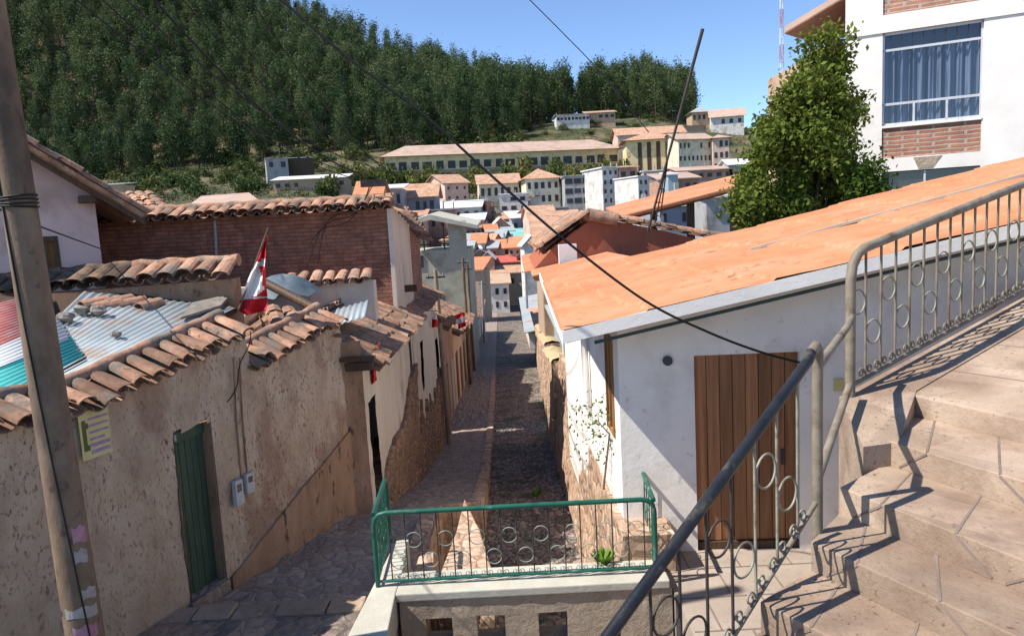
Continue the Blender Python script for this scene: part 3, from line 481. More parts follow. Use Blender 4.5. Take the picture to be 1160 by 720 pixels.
# retaining wall of the lane below the white house, and stepped parapets further down
mb = MB(); rough_wall(mb, (.66, 13.3), (.63, 6.75), lambda s: -5.6, lambda s: -3.07, .08, .035, .42, side=-1, batter=.10)
mb2 = MB(); 
def retain(Y0, Y1, x0, x1, zb, z0, z1, th, mat, bat=.08, amp=.03):
    mb = MB(); L = ((x1-x0)**2+(Y1-Y0)**2)**.5
    rough_wall(mb, (x0, Y0), (x1, Y1), lambda s: zb, lambda s: z0+(z1-z0)*s/L+.03*fbm(s*2, 1, 1), .09, amp, th, side=-1, batter=bat); return mb
rt = retain(6.85, 18.6, .63, .86, -6.9, -3.05, -3.3, .5, None, .085); tag(rt.build('retaining_wall', MAT['rubble_pale']), 'orange brown stone retaining wall under the white house, sunlit above the lane', 'retaining wall')
for k, (Y0_, Y1_, x0, z0, z1, zb, lab) in enumerate(((19.3, 24.5, .86, -3.65, -4.2, -8.2, 'nearest yellow topped stone parapet along the right side of the lane'), (26.5, 33, 1.0, -4.35, -5.0, -9, 'second yellow topped stone parapet down the right side of the lane'), (35.5, 45, 1.2, -5.2, -6.1, -9.8, 'low sunlit stone parapet farthest down the right side of the lane'))):
    p = thing('lane_parapet', lab, 'stone wall', (x0+.3, Y0_, zb)); retain(Y0_, Y1_, x0, x0+.08, zb, z0, z1, .62, None, .04).build('wall', MAT['rubble_pale'], p)
    mb = MB(); vs = []
    for j in range(21):
        Y = Y0_+(Y1_-Y0_)*j/20; z = z0+(z1-z0)*j/20
        for i, (dx, dz) in enumerate(((-.03, -.04), (.04, .06), (.3, .10), (.55, .05), (.66, -.05))): vs.append((x0+.12+dx+.02*fbm(Y, i, 2), Y, z+dz+.05*fbm(Y*2, i*.7, 5)))
    mb.add(vs, [(j*5+i, j*5+i+1, (j+1)*5+i+1, (j+1)*5+i) for j in range(20) for i in range(4)], .5, 0, True); mb.build('lichen_top', MAT['yellowtop'], p)
# ------------------------------------------------------------------ left: utility pole
up = thing('utility_pole', 'thick weathered concrete pole with torn stickers and wire bands in front of the adobe wall', 'utility pole', (-3.22, 5.2, -3.8))
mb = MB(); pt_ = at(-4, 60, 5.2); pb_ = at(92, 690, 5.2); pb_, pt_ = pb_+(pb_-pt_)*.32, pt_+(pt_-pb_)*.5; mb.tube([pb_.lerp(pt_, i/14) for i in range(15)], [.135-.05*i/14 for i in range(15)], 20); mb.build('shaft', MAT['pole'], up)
def pole_pt(z): return pb_.lerp(pt_, (z-pb_.z)/(pt_.z-pb_.z))
def pole_r(z): return .135-.05*(z-pb_.z)/(pt_.z-pb_.z)
def sticker(z0, z1, a0, a1, mat, name='sticker'):
    mb = MB(); vs = []; n = 8
    for q in range(n+1):
        an = a0+(a1-a0)*q/n
        for z in (z0+.012*math.sin(q*7), z1+.012*math.sin(q*5+1)): c = pole_pt(z); r = pole_r(z)+.003; vs.append((c.x+r*math.cos(an), c.y+r*math.sin(an), z))
    mb.add(vs, [(2*q, 2*q+2, 2*q+3, 2*q+1) for q in range(n)]); mb.build(name, MAT[mat], up)
for z0, z1, a0, a1, m_ in ((-2.12, -2.0, -.9, -.05, 'papermag'), (-2.27, -2.17, -.95, -.2, 'paper'), (-2.55, -2.47, -.9, 0, 'paper'), (-2.68, -2.6, -1.9, -.1, 'paper'), (-2.83, -2.74, -1.6, -.3, 'papermag'), (-2.95, -2.88, -1.5, -.2, 'paper'), (-3.12, -3.02, -1.9, 0, 'paper'), (-3.3, -3.2, -1.7, -.2, 'paper')): sticker(z0, z1, a0, a1, m_)
zb_ = pole_pt(.34)
for k in range(4): mb = MB(); z = .30+.022*k; c = pole_pt(z); mb.ring(c, V(1, 0, .05*(k-1.5)), V(0, 1, .03*(k % 2)), pole_r(z)+.006, .008, 24); mb.build('wire_band', MAT['cable'], up)
mb = MB(); mb.tube([V(pole_pt(z).x+(pole_r(z)+.006)*math.cos(a_), pole_pt(z).y+(pole_r(z)+.006)*math.sin(a_), z) for z, a_ in zip(np.linspace(.9, -2.9, 24), np.linspace(-2.3, -.75, 24))], .006, 5); mb.build('ground_wire', MAT['cable'], up)
# ------------------------------------------------------------------ left: adobe wall with its door (near house)
A0, A1 = V(-5.2, 2.917, 0), V(-2.47, 10.5, 0); AD = (A1-A0).normalized(); AN = V(AD.y, -AD.x, 0)
def aw(u, v): return atp(u, v, A0, AN)
def as_(p): return (p-A0).dot(AD)
LA = (A1-A0).length; sD0, sD1 = as_(aw(205, 580)), as_(aw(246, 560)); zD1 = aw(213, 484).z; sS = as_(aw(282, 400))
def a_top(s):
    z = float(np.interp(s, [0, as_(aw(0, 478)), as_(aw(100, 470)), as_(aw(180, 425)), sS-.02, sS, LA], [-1.45, -1.42, -1.47, -1.33, -1.10, -1.56, -1.24])); return z
ah = thing('adobe_house', 'cracked tan adobe house wall with a recessed green door, nearest on the left', 'house', (-3.4, 8, -3.9))
mb = MB(); rough_wall(mb, A0, A1, lambda s: -4.6, a_top, .055, .03, .45, holes=((sD0, sD1, -3.80, zD1),)); mb.build('wall', MAT['adobe'], ah)
def apt(s, z, o=0): q = A0+AD*s+AN*o; return V(q.x, q.y, z)
mb = MB()
for s in (sD0, sD1): mb.add([apt(s, -3.9, .02), apt(s, zD1+.03, .02), apt(s, zD1+.03, -.42), apt(s, -3.9, -.42)], [(0, 1, 2, 3)])
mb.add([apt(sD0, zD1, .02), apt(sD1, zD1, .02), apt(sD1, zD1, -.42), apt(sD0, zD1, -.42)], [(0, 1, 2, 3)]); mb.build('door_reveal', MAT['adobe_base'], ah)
mb = MB(); n = 6; w = (sD1-sD0)/n
for i in range(n): mb.obox(apt(sD0+i*w+.004, -3.80, -.17), AD*(w-.008), AN*.05, V(0, 0, zD1+3.80-.14), t=random.random())
d_ = mb.build('door', MAT['greendoor'], ah)
mb = MB(); mb.obox(apt(sD0, zD1-.14, -.17), AD*(sD1-sD0), AN*.09, V(0, 0, .13)); mb.obox(apt(sD0, -3.8, -.12), AD*.07, AN*.04, V(0, 0, zD1+3.66)); mb.build('door_frame', MAT['greendoor'], d_)
mb = MB(); mb.obox(apt(sD0+.04, zD1-.12, -.075), AD*.08, AN*.004, V(0, 0, .07)); mb.build('number_plate', MAT['bluegate'], d_)
mb = MB(); mb.obox(apt(sD0-.02, -3.95, -.40), AD*(sD1-sD0+.04), AN*.44, V(0, 0, .145)); mb.build('door_step', MAT['sidewalk'], ah)
mb = MB(); sb0, sb1 = as_(aw(262, 660)), LA
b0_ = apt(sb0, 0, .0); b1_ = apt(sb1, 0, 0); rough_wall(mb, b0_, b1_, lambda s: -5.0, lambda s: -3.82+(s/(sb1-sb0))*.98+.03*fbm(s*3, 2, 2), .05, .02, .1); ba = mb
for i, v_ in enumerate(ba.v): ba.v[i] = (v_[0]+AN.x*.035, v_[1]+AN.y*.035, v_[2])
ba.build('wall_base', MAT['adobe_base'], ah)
mb = MB(); p_ = V(-2.46, 10.52, 0); rough_wall(mb, (-2.52, 10.45), (-2.22, 10.62), lambda s: -5, lambda s: -1.55, .06, .025, .3); mb.build('corner_pier', MAT['adobe_base'], ah)
for du in (0, 7):
    mb = MB(); mb.tube([aw(262+du, 405)+AN*.03, aw(265+du, 470)+AN*.03, aw(271+du, 540)+AN*.03], .011, 6); mb.build('conduit', MAT['adobe_base'], ah)
mb = MB(); mb.tube([aw(255+(280-255)*t+3*math.sin(t*9), 455-80*t)+AN*(.03+.05*math.sin(t*PI)) for t in np.linspace(0, 1, 12)], .007, 5); mb.build('loose_wire', MAT['cable'], ah)
# coping tiles: short barrel tiles laid across the wall top, with a mortar ridge roll behind
def coping(name, parent, pts, dn, L=.42, w=.19, r=.10, drop=.16, mat='tile', roll=.075, under=True, seed=1, back=.0, rollmat=None):
    rnd = random.Random(seed); mb = MB(); dn = Vector(dn)
    for p, q in zip(pts[:-1], pts[1:]):
        p, q = Vector(p), Vector(q); n = max(1, round((q-p).length/w))
        for i in range(n):
            b_ = p.lerp(q, (i+.5)/n)+V(rnd.uniform(-.012, .012), rnd.uniform(-.012, .012), rnd.uniform(-.012, .012)); d = (dn+V(0, 0, -drop/L)+V(rnd.uniform(-.06, .06), rnd.uniform(-.06, .06), rnd.uniform(-.05, .05)))
            mb.tile(b_+V(0, 0, .05), d, (0, 0, 1), L*rnd.uniform(.78, 1.1), r*.82*rnd.uniform(.92, 1.05), r*rnd.uniform(.94, 1.06), rnd.random(), conv=rnd.uniform(.62, .85))
            if under: c_ = p.lerp(q, i/n); mb.tile(c_+V(0, 0, .03), dn+V(0, 0, -drop/L), (0, 0, 1), L*rnd.uniform(.88, 1), r*.9, r*.8, rnd.random()*.6, conv=-1)
    o = mb.build(name, MAT[mat], parent)
    if roll:
        m2 = MB(); path = []
        for p, q in zip(pts[:-1], pts[1:]):
            n = max(2, int((Vector(q)-Vector(p)).length/.12))
            path += [Vector(p).lerp(Vector(q), i/n)+V(0, 0, .055+.012*rnd.random())-dn*(.03+.015*rnd.random()) for i in range(n)]
        path.append(Vector(pts[-1])+V(0, 0, .06)-dn*.03); m2.tube(path, [roll*(1+.15*math.sin(i*1.7)) for i in range(len(path))], 9, t=.5); m2.build('ridge_roll', MAT[rollmat or mat], parent)
    return o
BK = -AN*.28
pl = [apt(s, a_top(s)+.16)+BK for s in np.linspace(2.2, sS-.06, 10)]; coping('coping_tiles', ah, pl, AN, .46, .2, .105, .17, seed=3)
pl = [apt(s, a_top(s)+.15)+BK for s in np.linspace(sS+.02, LA-.05, 5)]; coping('coping_tiles', ah, pl, AN, .44, .17, .09, .17, seed=4)
# corrugated sheets behind the coping
def corrugated(name, parent, o, a, b, mat, pitch=.09, amp=.012, label=None):
    o, a, b = Vector(o), Vector(a), Vector(b); n = max(8, int(a.length/pitch*6)); up = a.cross(b).normalized(); up = up if up.z > 0 else -up; mb = MB(); vs = []
    for i in range(n+1):
        s = i/n; h = amp*math.sin(s*a.length/pitch*2*PI)
        for q in (0, 1): vs.append(o+a*s+b*q+up*h)
    mb.add(vs, [(2*i, 2*i+2, 2*i+3, 2*i+1) for i in range(n)], .5, 0, True); ob = mb.build(name, MAT[mat], parent, label)
    s_ = ob.modifiers.new('t', 'SOLIDIFY'); s_.thickness = .004; return ob
def quadpx(name, parent, px, mat, pitch=.1):                      # sheet given by four corners (px u,v,Y)
    p = [at(*q) for q in px]; corrugated(name, parent, p[0], p[1]-p[0], ((p[3]-p[0])+(p[2]-p[1]))/2, mat, pitch)
CA, CB_ = apt(as_(aw(60, 470)), -1.52)+BK*1.1, apt(sS, -1.16)+BK*1.1; CF = at(150, 333, 9.72)
RP, RN = CA, (CB_-CA).cross(CF-CA).normalized(); RN = RN if RN.z > 0 else -RN
def rpt(u, v, o=0): return atp(u, v, RP+RN*o, RN)
def rsheet(c, mat, o, pitch=.1, amp=.009):                     # four photo corners on the roof plane; ribs run from the first edge to the second
    p = [rpt(u, v, o) for u, v in c]; w_ = max((p[1]-p[0]).length, (p[2]-p[3]).length); n = max(8, int(w_/pitch*6)); mb = MB(); vs = []
    for i in range(n+1):
        k = i/n
        for q in (p[0].lerp(p[1], k), p[3].lerp(p[2], k)): vs.append(q+RN*amp*math.sin(k*w_/pitch*2*PI))
    mb.add(vs, [(2*i, 2*i+2, 2*i+3, 2*i+1) for i in range(n)], .5, 0, True); ob = mb.build('roof_sheet', MAT[mat], ah); q = ob.modifiers.new('t', 'SOLIDIFY'); q.thickness = .004
rsheet(((30, 392), (62, 450), (268, 348), (95, 330)), 'tin', .02)
rsheet(((-60, 358), (-60, 425), (66, 366), (52, 330)), 'tin_red', .05)
rsheet(((-60, 418), (-60, 440), (78, 384), (68, 362)), 'tin_white', .075); rsheet(((-60, 436), (-60, 482), (95, 404), (80, 380)), 'tin_turq', .06)
mb = MB(); p = [rpt(u, v, -.05) for u, v in ((-80, 331), (262, 331), (268, 349), (80, 446), (-80, 490))]; mb.prism([q-V(0, 0, .06) for q in p], (0, 0, .05)); mb.build('roof_deck', MAT['darkwood'], ah)
p = [rpt(u, v, .05) for u, v in ((218, 345), (262, 335), (250, 348), (205, 362))]; mb = MB(); mb.prism(p, (0, 0, .03)); mb.build('roof_board', MAT['stone'], ah)
def rock(u, v, s, lab, pl=None):
    p = rpt(u, v, .05); mb = MB(); vs, fs = [], []; n, k = 9, 6
    for j in range(k+1):
        th = PI*j/k
        for i in range(n):
            ph = 2*PI*i/n; d = V(math.sin(th)*math.cos(ph), math.sin(th)*math.sin(ph), math.cos(th)); r = s*(1+.5*fbm(d.x*1.4+u, d.y*1.4, d.z*1.4)); vs.append(p+V(d.x*r*1.2, d.y*r, d.z*r*.7+s*.4))
    for j in range(k):
        for i in range(n): fs.append((j*n+i, j*n+(i+1) % n, (j+1)*n+(i+1) % n, (j+1)*n+i))
    mb.add(vs, fs); tag(mb.build('roof_stone', MAT['stone']), lab, 'stone', 'stones weighing down the tin roof')
rock(75, 363, .09, 'grey stone lying nearest the pole on the zinc roof'); rock(93, 354, .075, 'brownish stone in the middle of the zinc roof'); rock(111, 355, .08, 'pale knobbly stone right of the others on the zinc roof'); rock(215, 330, .07, 'stone on the far top edge of the zinc roof by the tiles'); rock(132, 380, .05, 'smallest stone low on the zinc roof next to the coping tiles')
for i, (u, v, a_, lab) in enumerate(((122, 340, .2, 'loose broken clay tile lying leftmost on the zinc roof'), (138, 343, -.3, 'loose clay tile at the front of the group on the zinc roof'), (150, 338, .15, 'loose clay tile farthest back on the zinc roof'), (165, 340, -.1, 'loose clay tile between others on the zinc roof edge'), (182, 342, .3, 'flat broken clay tile rightmost on the zinc roof'))):
    p = rpt(u, v, .03); mb = MB(); mb.tile(p, V(-.6+a_, -.7, -.1), RN, .34, .085, .1, .3+.5*random.random()); tag(mb.build('loose_tile', MAT['tile']), lab, 'roof tile', 'loose tiles on the zinc roof')
# poster and meter boxes on the wall
p = aw(83, 468); po = thing('wall_poster', 'faded yellow and purple poster glued on the adobe wall behind the pole', 'poster', apt(as_(p), p.z-.45, .04))
pw = as_(aw(118, 470))-as_(p)
mb = MB(); mb.obox(apt(as_(p), p.z-.44, .045), AD*pw, AN*.004, V(0, 0, .44)); mb.build('sheet', MAT['paperyel'], po)
mb = MB()
for k in range(6): mb.obox(apt(as_(p)+pw*.30, p.z-.40+k*.062, .050), AD*pw*(.66 if k != 2 else .5), AN*.002, V(0, 0, .034 if k < 2 else .022))
mb.build('print_lines', MAT['paperpur'], po); mb = MB(); mb.obox(apt(as_(p)+pw*.08, p.z-.36, .050), AD*pw*.12, AN*.002, V(0, 0, .28)); mb.obox(apt(as_(p)+pw*.08, p.z-.16, .052), AD*pw*.2, AN*.001, V(0, 0, .05)); mb.obox(apt(as_(p)+pw*.08, p.z-.36, .052), AD*pw*.19, AN*.001, V(0, 0, .05)); mb.build('dark_lettering', MAT['ink'], po)
for i, (u, v, h, lab) in enumerate(((259, 545, .30, 'larger grey electricity meter box left of its twin on the adobe wall'), (272, 537, .24, 'smaller grey electricity meter box right of its twin on the adobe wall'))):
    p = aw(u, v); t_ = thing('meter_box', lab, 'meter box', apt(as_(p), p.z-h, .05)); mb = MB(); mb.obox(apt(as_(p), p.z-h, .03), AD*.13, AN*.06, V(0, 0, h)); mb.build('case', MAT['meter'], t_, bevel=.01)
    mb = MB(); mb.obox(apt(as_(p)+.025, p.z-h*.45, .0905), AD*.07, AN*.003, V(0, 0, h*.3)); mb.build('dial_window', MAT['glass'], t_)
# ------------------------------------------------------------------ barrel tiled roofs
def tile_roof(name, parent, o, a, b, w=.2, L=.36, mat='tile', seed=0, segs=4, jit=.03, pans=True):
    """o = upper left corner, a = along the ridge, b = down the slope"""
    rnd = random.Random(seed); o, a, b = Vector(o), Vector(a), Vector(b); up = a.cross(b).normalized(); up = up if up.z > 0 else -up
    na, nb = max(1, round(a.length/w)), max(1, round(b.length/(L*.86))); ua = a/na; bd = b.normalized(); mb = MB(); r = a.length/na*.54
    mb.prism([o-up*.05, o+a-up*.05, o+a+b-up*.05, o+b-up*.05], up*.03, t=.15)
    for i in range(na):
        tc = rnd.random()
        for j in range(nb):
            p = o+ua*(i+.5+rnd.uniform(-.06, .06))+b*((j+(rnd.uniform(-.22, .12) if j else 0))/nb)+up*(.02+rnd.uniform(0, jit)); mb.tile(p, bd+ua.normalized()*rnd.uniform(-.07, .07)-up*.0, up, L*1.05, r*.8, r, min(1, max(0, .5*tc+.5*rnd.random())), segs, .014)
        if pans: mb.tile(o+ua*i-up*.0, bd, up, b.length*1.0, r*.9, r*.9, rnd.random()*.5, segs, .01, -1)
    return mb.build(name, MAT[mat], parent)
# terracotta roofed house following the lane (wall 3)
th = thing('tiled_street_house', 'cream and brown stone street house with small clay tile roof and hanging flag', 'house', (-2.3, 12, -5.5))
def x3(Y): return float(np.interp(Y, [10.6, 11, 17, 24.2], [-2.24, -2.26, -2.25, -2.36]))
def wall3(name, mat, Ya, Yb, fb, ft, off, holes=(), amp=.02):
    mb = MB(); rough_wall(mb, (x3(Ya)+off, Ya), (x3(Yb)+off, Yb), fb, ft, .07, amp, .4, holes=holes); return mb.build(name, MAT[mat], th)
d0, d1 = 10.95-10.62, 11.6-10.62
wall3('wall', 'cream', 10.62, 16.2, lambda s: -6.6, lambda s: -1.86, 0, ((d0, d1, -4.5, -2.6), (5.0, 5.35, -3.2, -2.3)))
mb = MB(); mb.box(-2.75, -2.6, 10.9, 11.65, -4.6, -2.55); mb.build('door', MAT['darkwood'], th); mb = MB(); mb.box(-2.5, -2.42, 15.55, 16.1, -3.25, -2.25); mb.build('window', MAT['darkhole'], th)
def jag(s): return .55*abs(fbm(s*1.3, 7, 3))+.35*((s*.9) % 1.0 > .55)*abs(math.sin(s*2.8))
wall3('stone_base', 'rubble', 11.62, 16.2, lambda s: -7, lambda s: -4.05+s*.22+.25*math.sin(s*1.9)*.6, .07, amp=.05)
RO = at(372, 398, 10.7); tile_roof('roof', th, at(372, 392, 10.65)-V(.12, 0, -.06), V(.1, 4.7, .1), V(.86, .05, -.42), .2, .36, seed=5, segs=5)
mb = MB(); mb.box(-3.0, -2.05, 10.5, 10.62, -1.98, -1.86); mb.box(-3.1, -2.0, 10.44, 10.56, -1.83, -1.77); mb.build('eave_beam', MAT['darkwood'], th)
tile_roof('roof', th, V(-2.95, 10.5, -1.28), V(0, 4.6, .1), V(-1.2, 0, -.5), .2, .36, seed=9, segs=4)
# further wall of the lane up to the lamp pole
h4 = thing('lane_house', 'tall cream plastered house with ragged brown stone base beside the lane lamp pole', 'house', (-2.3, 20, -7)); th_keep = th; th = h4
wall3('wall', 'cream', 16.25, 24.2, lambda s: -8.6, lambda s: -1.95 if s < 5.4 else -2.75, .01, ((1.5, 1.95, -3.9, -2.7), (5.5, 6.3, -4.5, -3.3)))
wall3('stone_base', 'rubble', 16.22, 24.1, lambda s: -8.6, lambda s: -4.35-s*.06+jag(s)*1.2-.3, .07, amp=.05)
mb = MB(); mb.box(-2.6, -2.5, 17.7, 18.3, -4, -2.6); mb.build('window', MAT['darkhole'], h4); mb = MB(); mb.box(-2.65, -2.5, 21.6, 22.8, -4.6, -3.2); mb.build('window', MAT['darkhole'], h4)
tile_roof('roof', h4, V(-3.6, 16.2, -1.15), V(0, 5.2, 0), V(1.55, 0, -.75), .22, .4, seed=15, segs=4); tile_roof('roof', h4, V(-3.6, 21.5, -1.9), V(0, 5, -.2), V(1.55, 0, -.8), .22, .4, seed=16, segs=4)
mb = MB(); mb.box(-2.5, -2.02, 17.2, 17.34, -2.12, -2.0); mb.build('roof_beam', MAT['darkwood'], h4); mb = MB(); mb.box(-3.5, -2.05, 16.16, 16.26, -1.35, -1.2); mb.build('roof_beam', MAT['darkwood'], h4); th = th_keep
# ------------------------------------------------------------------ brick house in the middle left
bh = thing('brick_house', 'dark red brick house with white plastered corner and a row of clay eave tiles', 'house', (-5, 15, -6))
bz = at(440, 236, 15).z; bx0, bx1 = -9.2, at(441, 260, 15).x
mb = MB(); rough_wall(mb, (bx0, 15.0), (bx1, 15.0), lambda s: -6.5, lambda s: bz, .14, .02, 5, ()); mb.build('wall', MAT['brick'], bh)
mb = MB(); mb.box(bx1-.02, bx1+.06, 14.97, 17.6, -6.5, bz); mb.build('corner_plaster', MAT['cream'], bh)
coping('coping_tiles', bh, [V(bx0, 15.14, bz+.16), V(bx1+.12, 15.14, bz+.16)], V(0, -1, 0), .46, .235, .12, .16, roll=.085, seed=21)
mb = MB(); mb.prism([(bx0, 15.2, bz+.06), (bx1, 15.2, bz+.06), (bx1, 20.5, bz-.8), (bx0, 20.5, bz-.8)], (0, 0, .06)); mb.build('roof', MAT['orange2'], bh)
mb = MB()
for k, Y in enumerate(np.arange(15.2, 20, .42)): mb.tile(V(bx1-.1, Y, bz+.10-.16*(Y-15.2)), V(1, 0, -.35), (0, 0, 1), .5, .09, .11, random.random())
mb.build('verge_tiles', MAT['tile'], bh); mb = MB(); mb.tube([at(243, 250, 14.9), at(246, 300, 14.9)], .03, 6); mb.build('drain_pipe', MAT['steel'], bh)
# lower coped plaster wall in front of the brick house
cw = thing('coped_wall', 'short stained plaster wall with a row of clay tiles on top, before the brick house', 'wall', (-3, 13, -5)); p0, p1 = at(325, 320, 13), at(423, 318, 13)
mb = MB(); rough_wall(mb, (p0.x-.9, 13), (p1.x, 13), lambda s: -5, lambda s: p1.z, .08, .03, .25); mb.build('wall', MAT['cream'], cw); coping('coping_tiles', cw, [V(p0.x-.05, 13.2, p1.z+.12), V(p1.x, 13.2, p1.z+.14)], V(0, -1, 0), .42, .235, .105, .15, roll=0, seed=31)
# long low coped wall on the left, its left half in a darker tile colour
lw2 = thing('low_coped_wall', 'low frontal wall capped with partly dark clay tiles below the pink house', 'wall', (-5, 10, -5)); q0, q1, q2 = at(-40, 338, 9.9), at(140, 321, 9.9), at(263, 314, 9.9)
mb = MB(); rough_wall(mb, (q0.x, 9.9), (q2.x, 9.9), lambda s: -4.5, lambda s: q0.z+(q2.z-q0.z)*s/(q2.x-q0.x)-.02, .1, .02, .3); mb.build('wall', MAT['adobe_base'], lw2)
Bv = V(0, .28, .16); coping('dark_tiles', lw2, [q0+Bv, q1+Bv], V(0, -1, 0), .46, .25, .13, .17, mat='tile_dark', seed=33); coping('coping_tiles', lw2, [q1+Bv, q2+Bv], V(0, -1, 0), .46, .25, .125, .17, seed=34)
# ------------------------------------------------------------------ pink house
ph_ = thing('pink_house', 'faded pink gabled house behind the pole with wooden window and beams under the eave', 'house', (-7.5, 11.5, -4)); PY = 11.5
QC = at(116, 300, PY); QD = V(math.cos(math.radians(32)), math.sin(math.radians(32)), 0); QN = V(QD.y, -QD.x, 0)
def qp(u, v): q = atp(u, v, QC, QN); return ((q-QC).dot(QD), q.z)
def qpt(s_, z, o=0): q = QC+QD*s_+QN*o; return V(q.x, q.y, z)
(ra, za), (rb, zb2) = qp(30, 178), qp(112, 226); slope = (za-zb2)/(ra-rb); f = lambda s_: zb2+slope*(s_-rb)
(w0, wzt_), (w1, wzb_) = qp(46, 268), qp(71, 312); sl = -5.2; mb = MB()
for (xa, xb, z0, z1) in ((sl, w0, -4.5, None), (w1, 0, -4.5, None), (w0, w1, wzt_, None), (w0, w1, -4.5, wzb_)):
    mb.add([qpt(xa, z0), qpt(xb, z0), qpt(xb, z1 if z1 else f(xb)), qpt(xa, z1 if z1 else f(xa))], [(0, 1, 2, 3)])
mb.add([qpt(0, -4.5), qpt(0, -4.5, -5), qpt(0, f(0), -5), qpt(0, f(0))], [(0, 1, 2, 3)]); mb.build('wall', MAT['pink'], ph_)
mb = MB(); mb.obox(qpt(w0, wzb_, -.14), QD*(w1-w0), QN*.06, V(0, 0, wzt_-wzb_)); wd = mb.build('window', MAT['honeywood'], ph_); mb = MB(); mb.obox(qpt(w0, wzb_, -.13), QD*.06, QN*.14, V(0, 0, wzt_-wzb_)); mb.obox(qpt(w1-.06, wzb_, -.13), QD*.06, QN*.14, V(0, 0, wzt_-wzb_)); mb.obox(qpt(w0+.06, wzt_-.07, -.13), QD*(w1-w0-.12), QN*.138, V(0, 0, .07)); mb.build('frame', MAT['darkwood'], wd)
pk, ev = qpt(sl, f(sl)+.02), qpt(.62, f(.62)+.02)
tile_roof('roof', ph_, pk+QN*.45+V(0, 0, .14), -QN*5.5, ev-pk, .22, .4, seed=41, segs=4)
mb = MB(); mb.obox(pk+QN*.02, ev-pk, QN*.36, V(0, 0, .05)); mb.obox(pk+QN*.38+V(0, 0, -.04), ev-pk, QN*.06, V(0, 0, .12)); mb.build('verge_board', MAT['darkwood'], ph_)
for t_ in (-.1, -1.0, -1.9, -2.8): mb = MB(); mb.obox(qpt(t_-.12, f(t_)-.17, .002), QD*.22, QN*.36, V(0, 0, .10)); mb.build('beam_end', MAT['darkwood'], ph_)
# patched earth infill between pink house and brick house
# tiled roof and tin roof behind the brick house
def px_quad_roof(nm, lab, cat, px, mat, wallmat, thick=.12, drop=3, tile=False, seed=3, group=None):
    p = [at(*q) for q in px]; base = min(q.z for q in p)-drop; c = sum(p, V(0, 0, 0))/4; t_ = thing(nm, lab, cat, (c.x, c.y, base), group)
    mb = MB(); mb.prism([q-V(0, 0, thick) for q in p], (0, 0, thick)); 
    if tile: tile_roof('roof', t_, p[0], p[1]-p[0], ((p[3]-p[0])+(p[2]-p[1]))/2, .25, .45, seed=seed, segs=4)
    else: mb.build('roof', MAT[mat], t_)
    cc = [q.lerp(c, .06)-V(0, 0, thick+.02) for q in p]; mb = MB(); mb.add(cc+[V(q.x, q.y, base) for q in cc], [(i, (i+1) % 4, 4+(i+1) % 4, 4+i) for i in range(4)]); mb.build('wall', MAT[wallmat], t_); return t_
px_quad_roof('tiled_outhouse', 'low outhouse with sunlit clay tile roof between pink and brick houses', 'house', ((132, 222, 22), (172, 219, 22), (212, 240, 19), (140, 250, 19)), 'tile', 'adobe_far', tile=True, seed=51)
px_quad_roof('red_tin_house', 'house with red and grey tin roof showing above the brick house', 'house', ((228, 222, 34), (282, 218, 34), (300, 232, 28), (208, 236, 28)), 'pinkroof', 'tin_red')
# tarp covered water drum and planks by the flag
wd_ = thing('water_drum', 'drum under a blue grey tarp beside the flag', 'water drum', at(322, 355, 12.2)); c = at(321, 330, 12.2)
mb = MB(); mb.tube([c+V(0, 0, -1.2), c+V(0, 0, -.05)], .42, 18); mb.build('drum', MAT['steel'], wd_); mb = MB(); vs = []
for j in range(6):
    for i in range(20): a_ = 2*PI*i/20; r = .56*(j/5)**.7; vs.append(c+V(r*math.cos(a_)*1.1, r*math.sin(a_), .26-.30*(j/5)**1.5+.04*math.sin(i*2.1+j)))
mb.add(vs, [(j*20+i, j*20+(i+1) % 20, (j+1)*20+(i+1) % 20, (j+1)*20+i) for j in range(5) for i in range(20)], .5, 0, True); mb.build('tarp', MAT['tarp'], wd_)
pk_ = thing('yard_roof', 'broken patch of clay tile and tin roofing under the flag', 'shed roof', at(330, 400, 10.6))
tile_roof('roof_tiles', pk_, at(300, 352, 11.3), at(372, 358, 11.3)-at(300, 352, 11.3), at(308, 372, 10.3)-at(300, 352, 11.3), .24, .4, seed=61); tile_roof('roof_tiles', pk_, at(268, 330, 11.2)+V(0, 0, -.1), at(330, 372, 11.0)-at(268, 330, 11.2), V(-.25, -.5, -.25), .24, .4, seed=62)
mb = MB(); mb.tube([at(300, 320, 11.6), at(362, 352, 10.8)], .07, 8); mb.build('roof_log', MAT['darkwood'], pk_)
p = [at(375, 352, 12.2), at(418, 340, 12.2), at(395, 362, 11.3), at(368, 372, 11.3)]; corrugated('tin_sheet', pk_, p[0], p[1]-p[0], p[3]-p[0], 'tin', .1); p = [at(278, 392, 10.3), at(306, 380, 10.3), at(300, 400, 9.7), at(278, 412, 9.7)]; corrugated('tin_sheet', pk_, p[0], p[1]-p[0], p[3]-p[0], 'tin', .1)
mb = MB(); mb.prism([at(268, 345, 11.6), at(372, 372, 11.6), at(372, 400, 11.6), at(268, 420, 11.6)], (0, .3, 0)); mb.build('back_wall', MAT['adobe_base'], pk_)
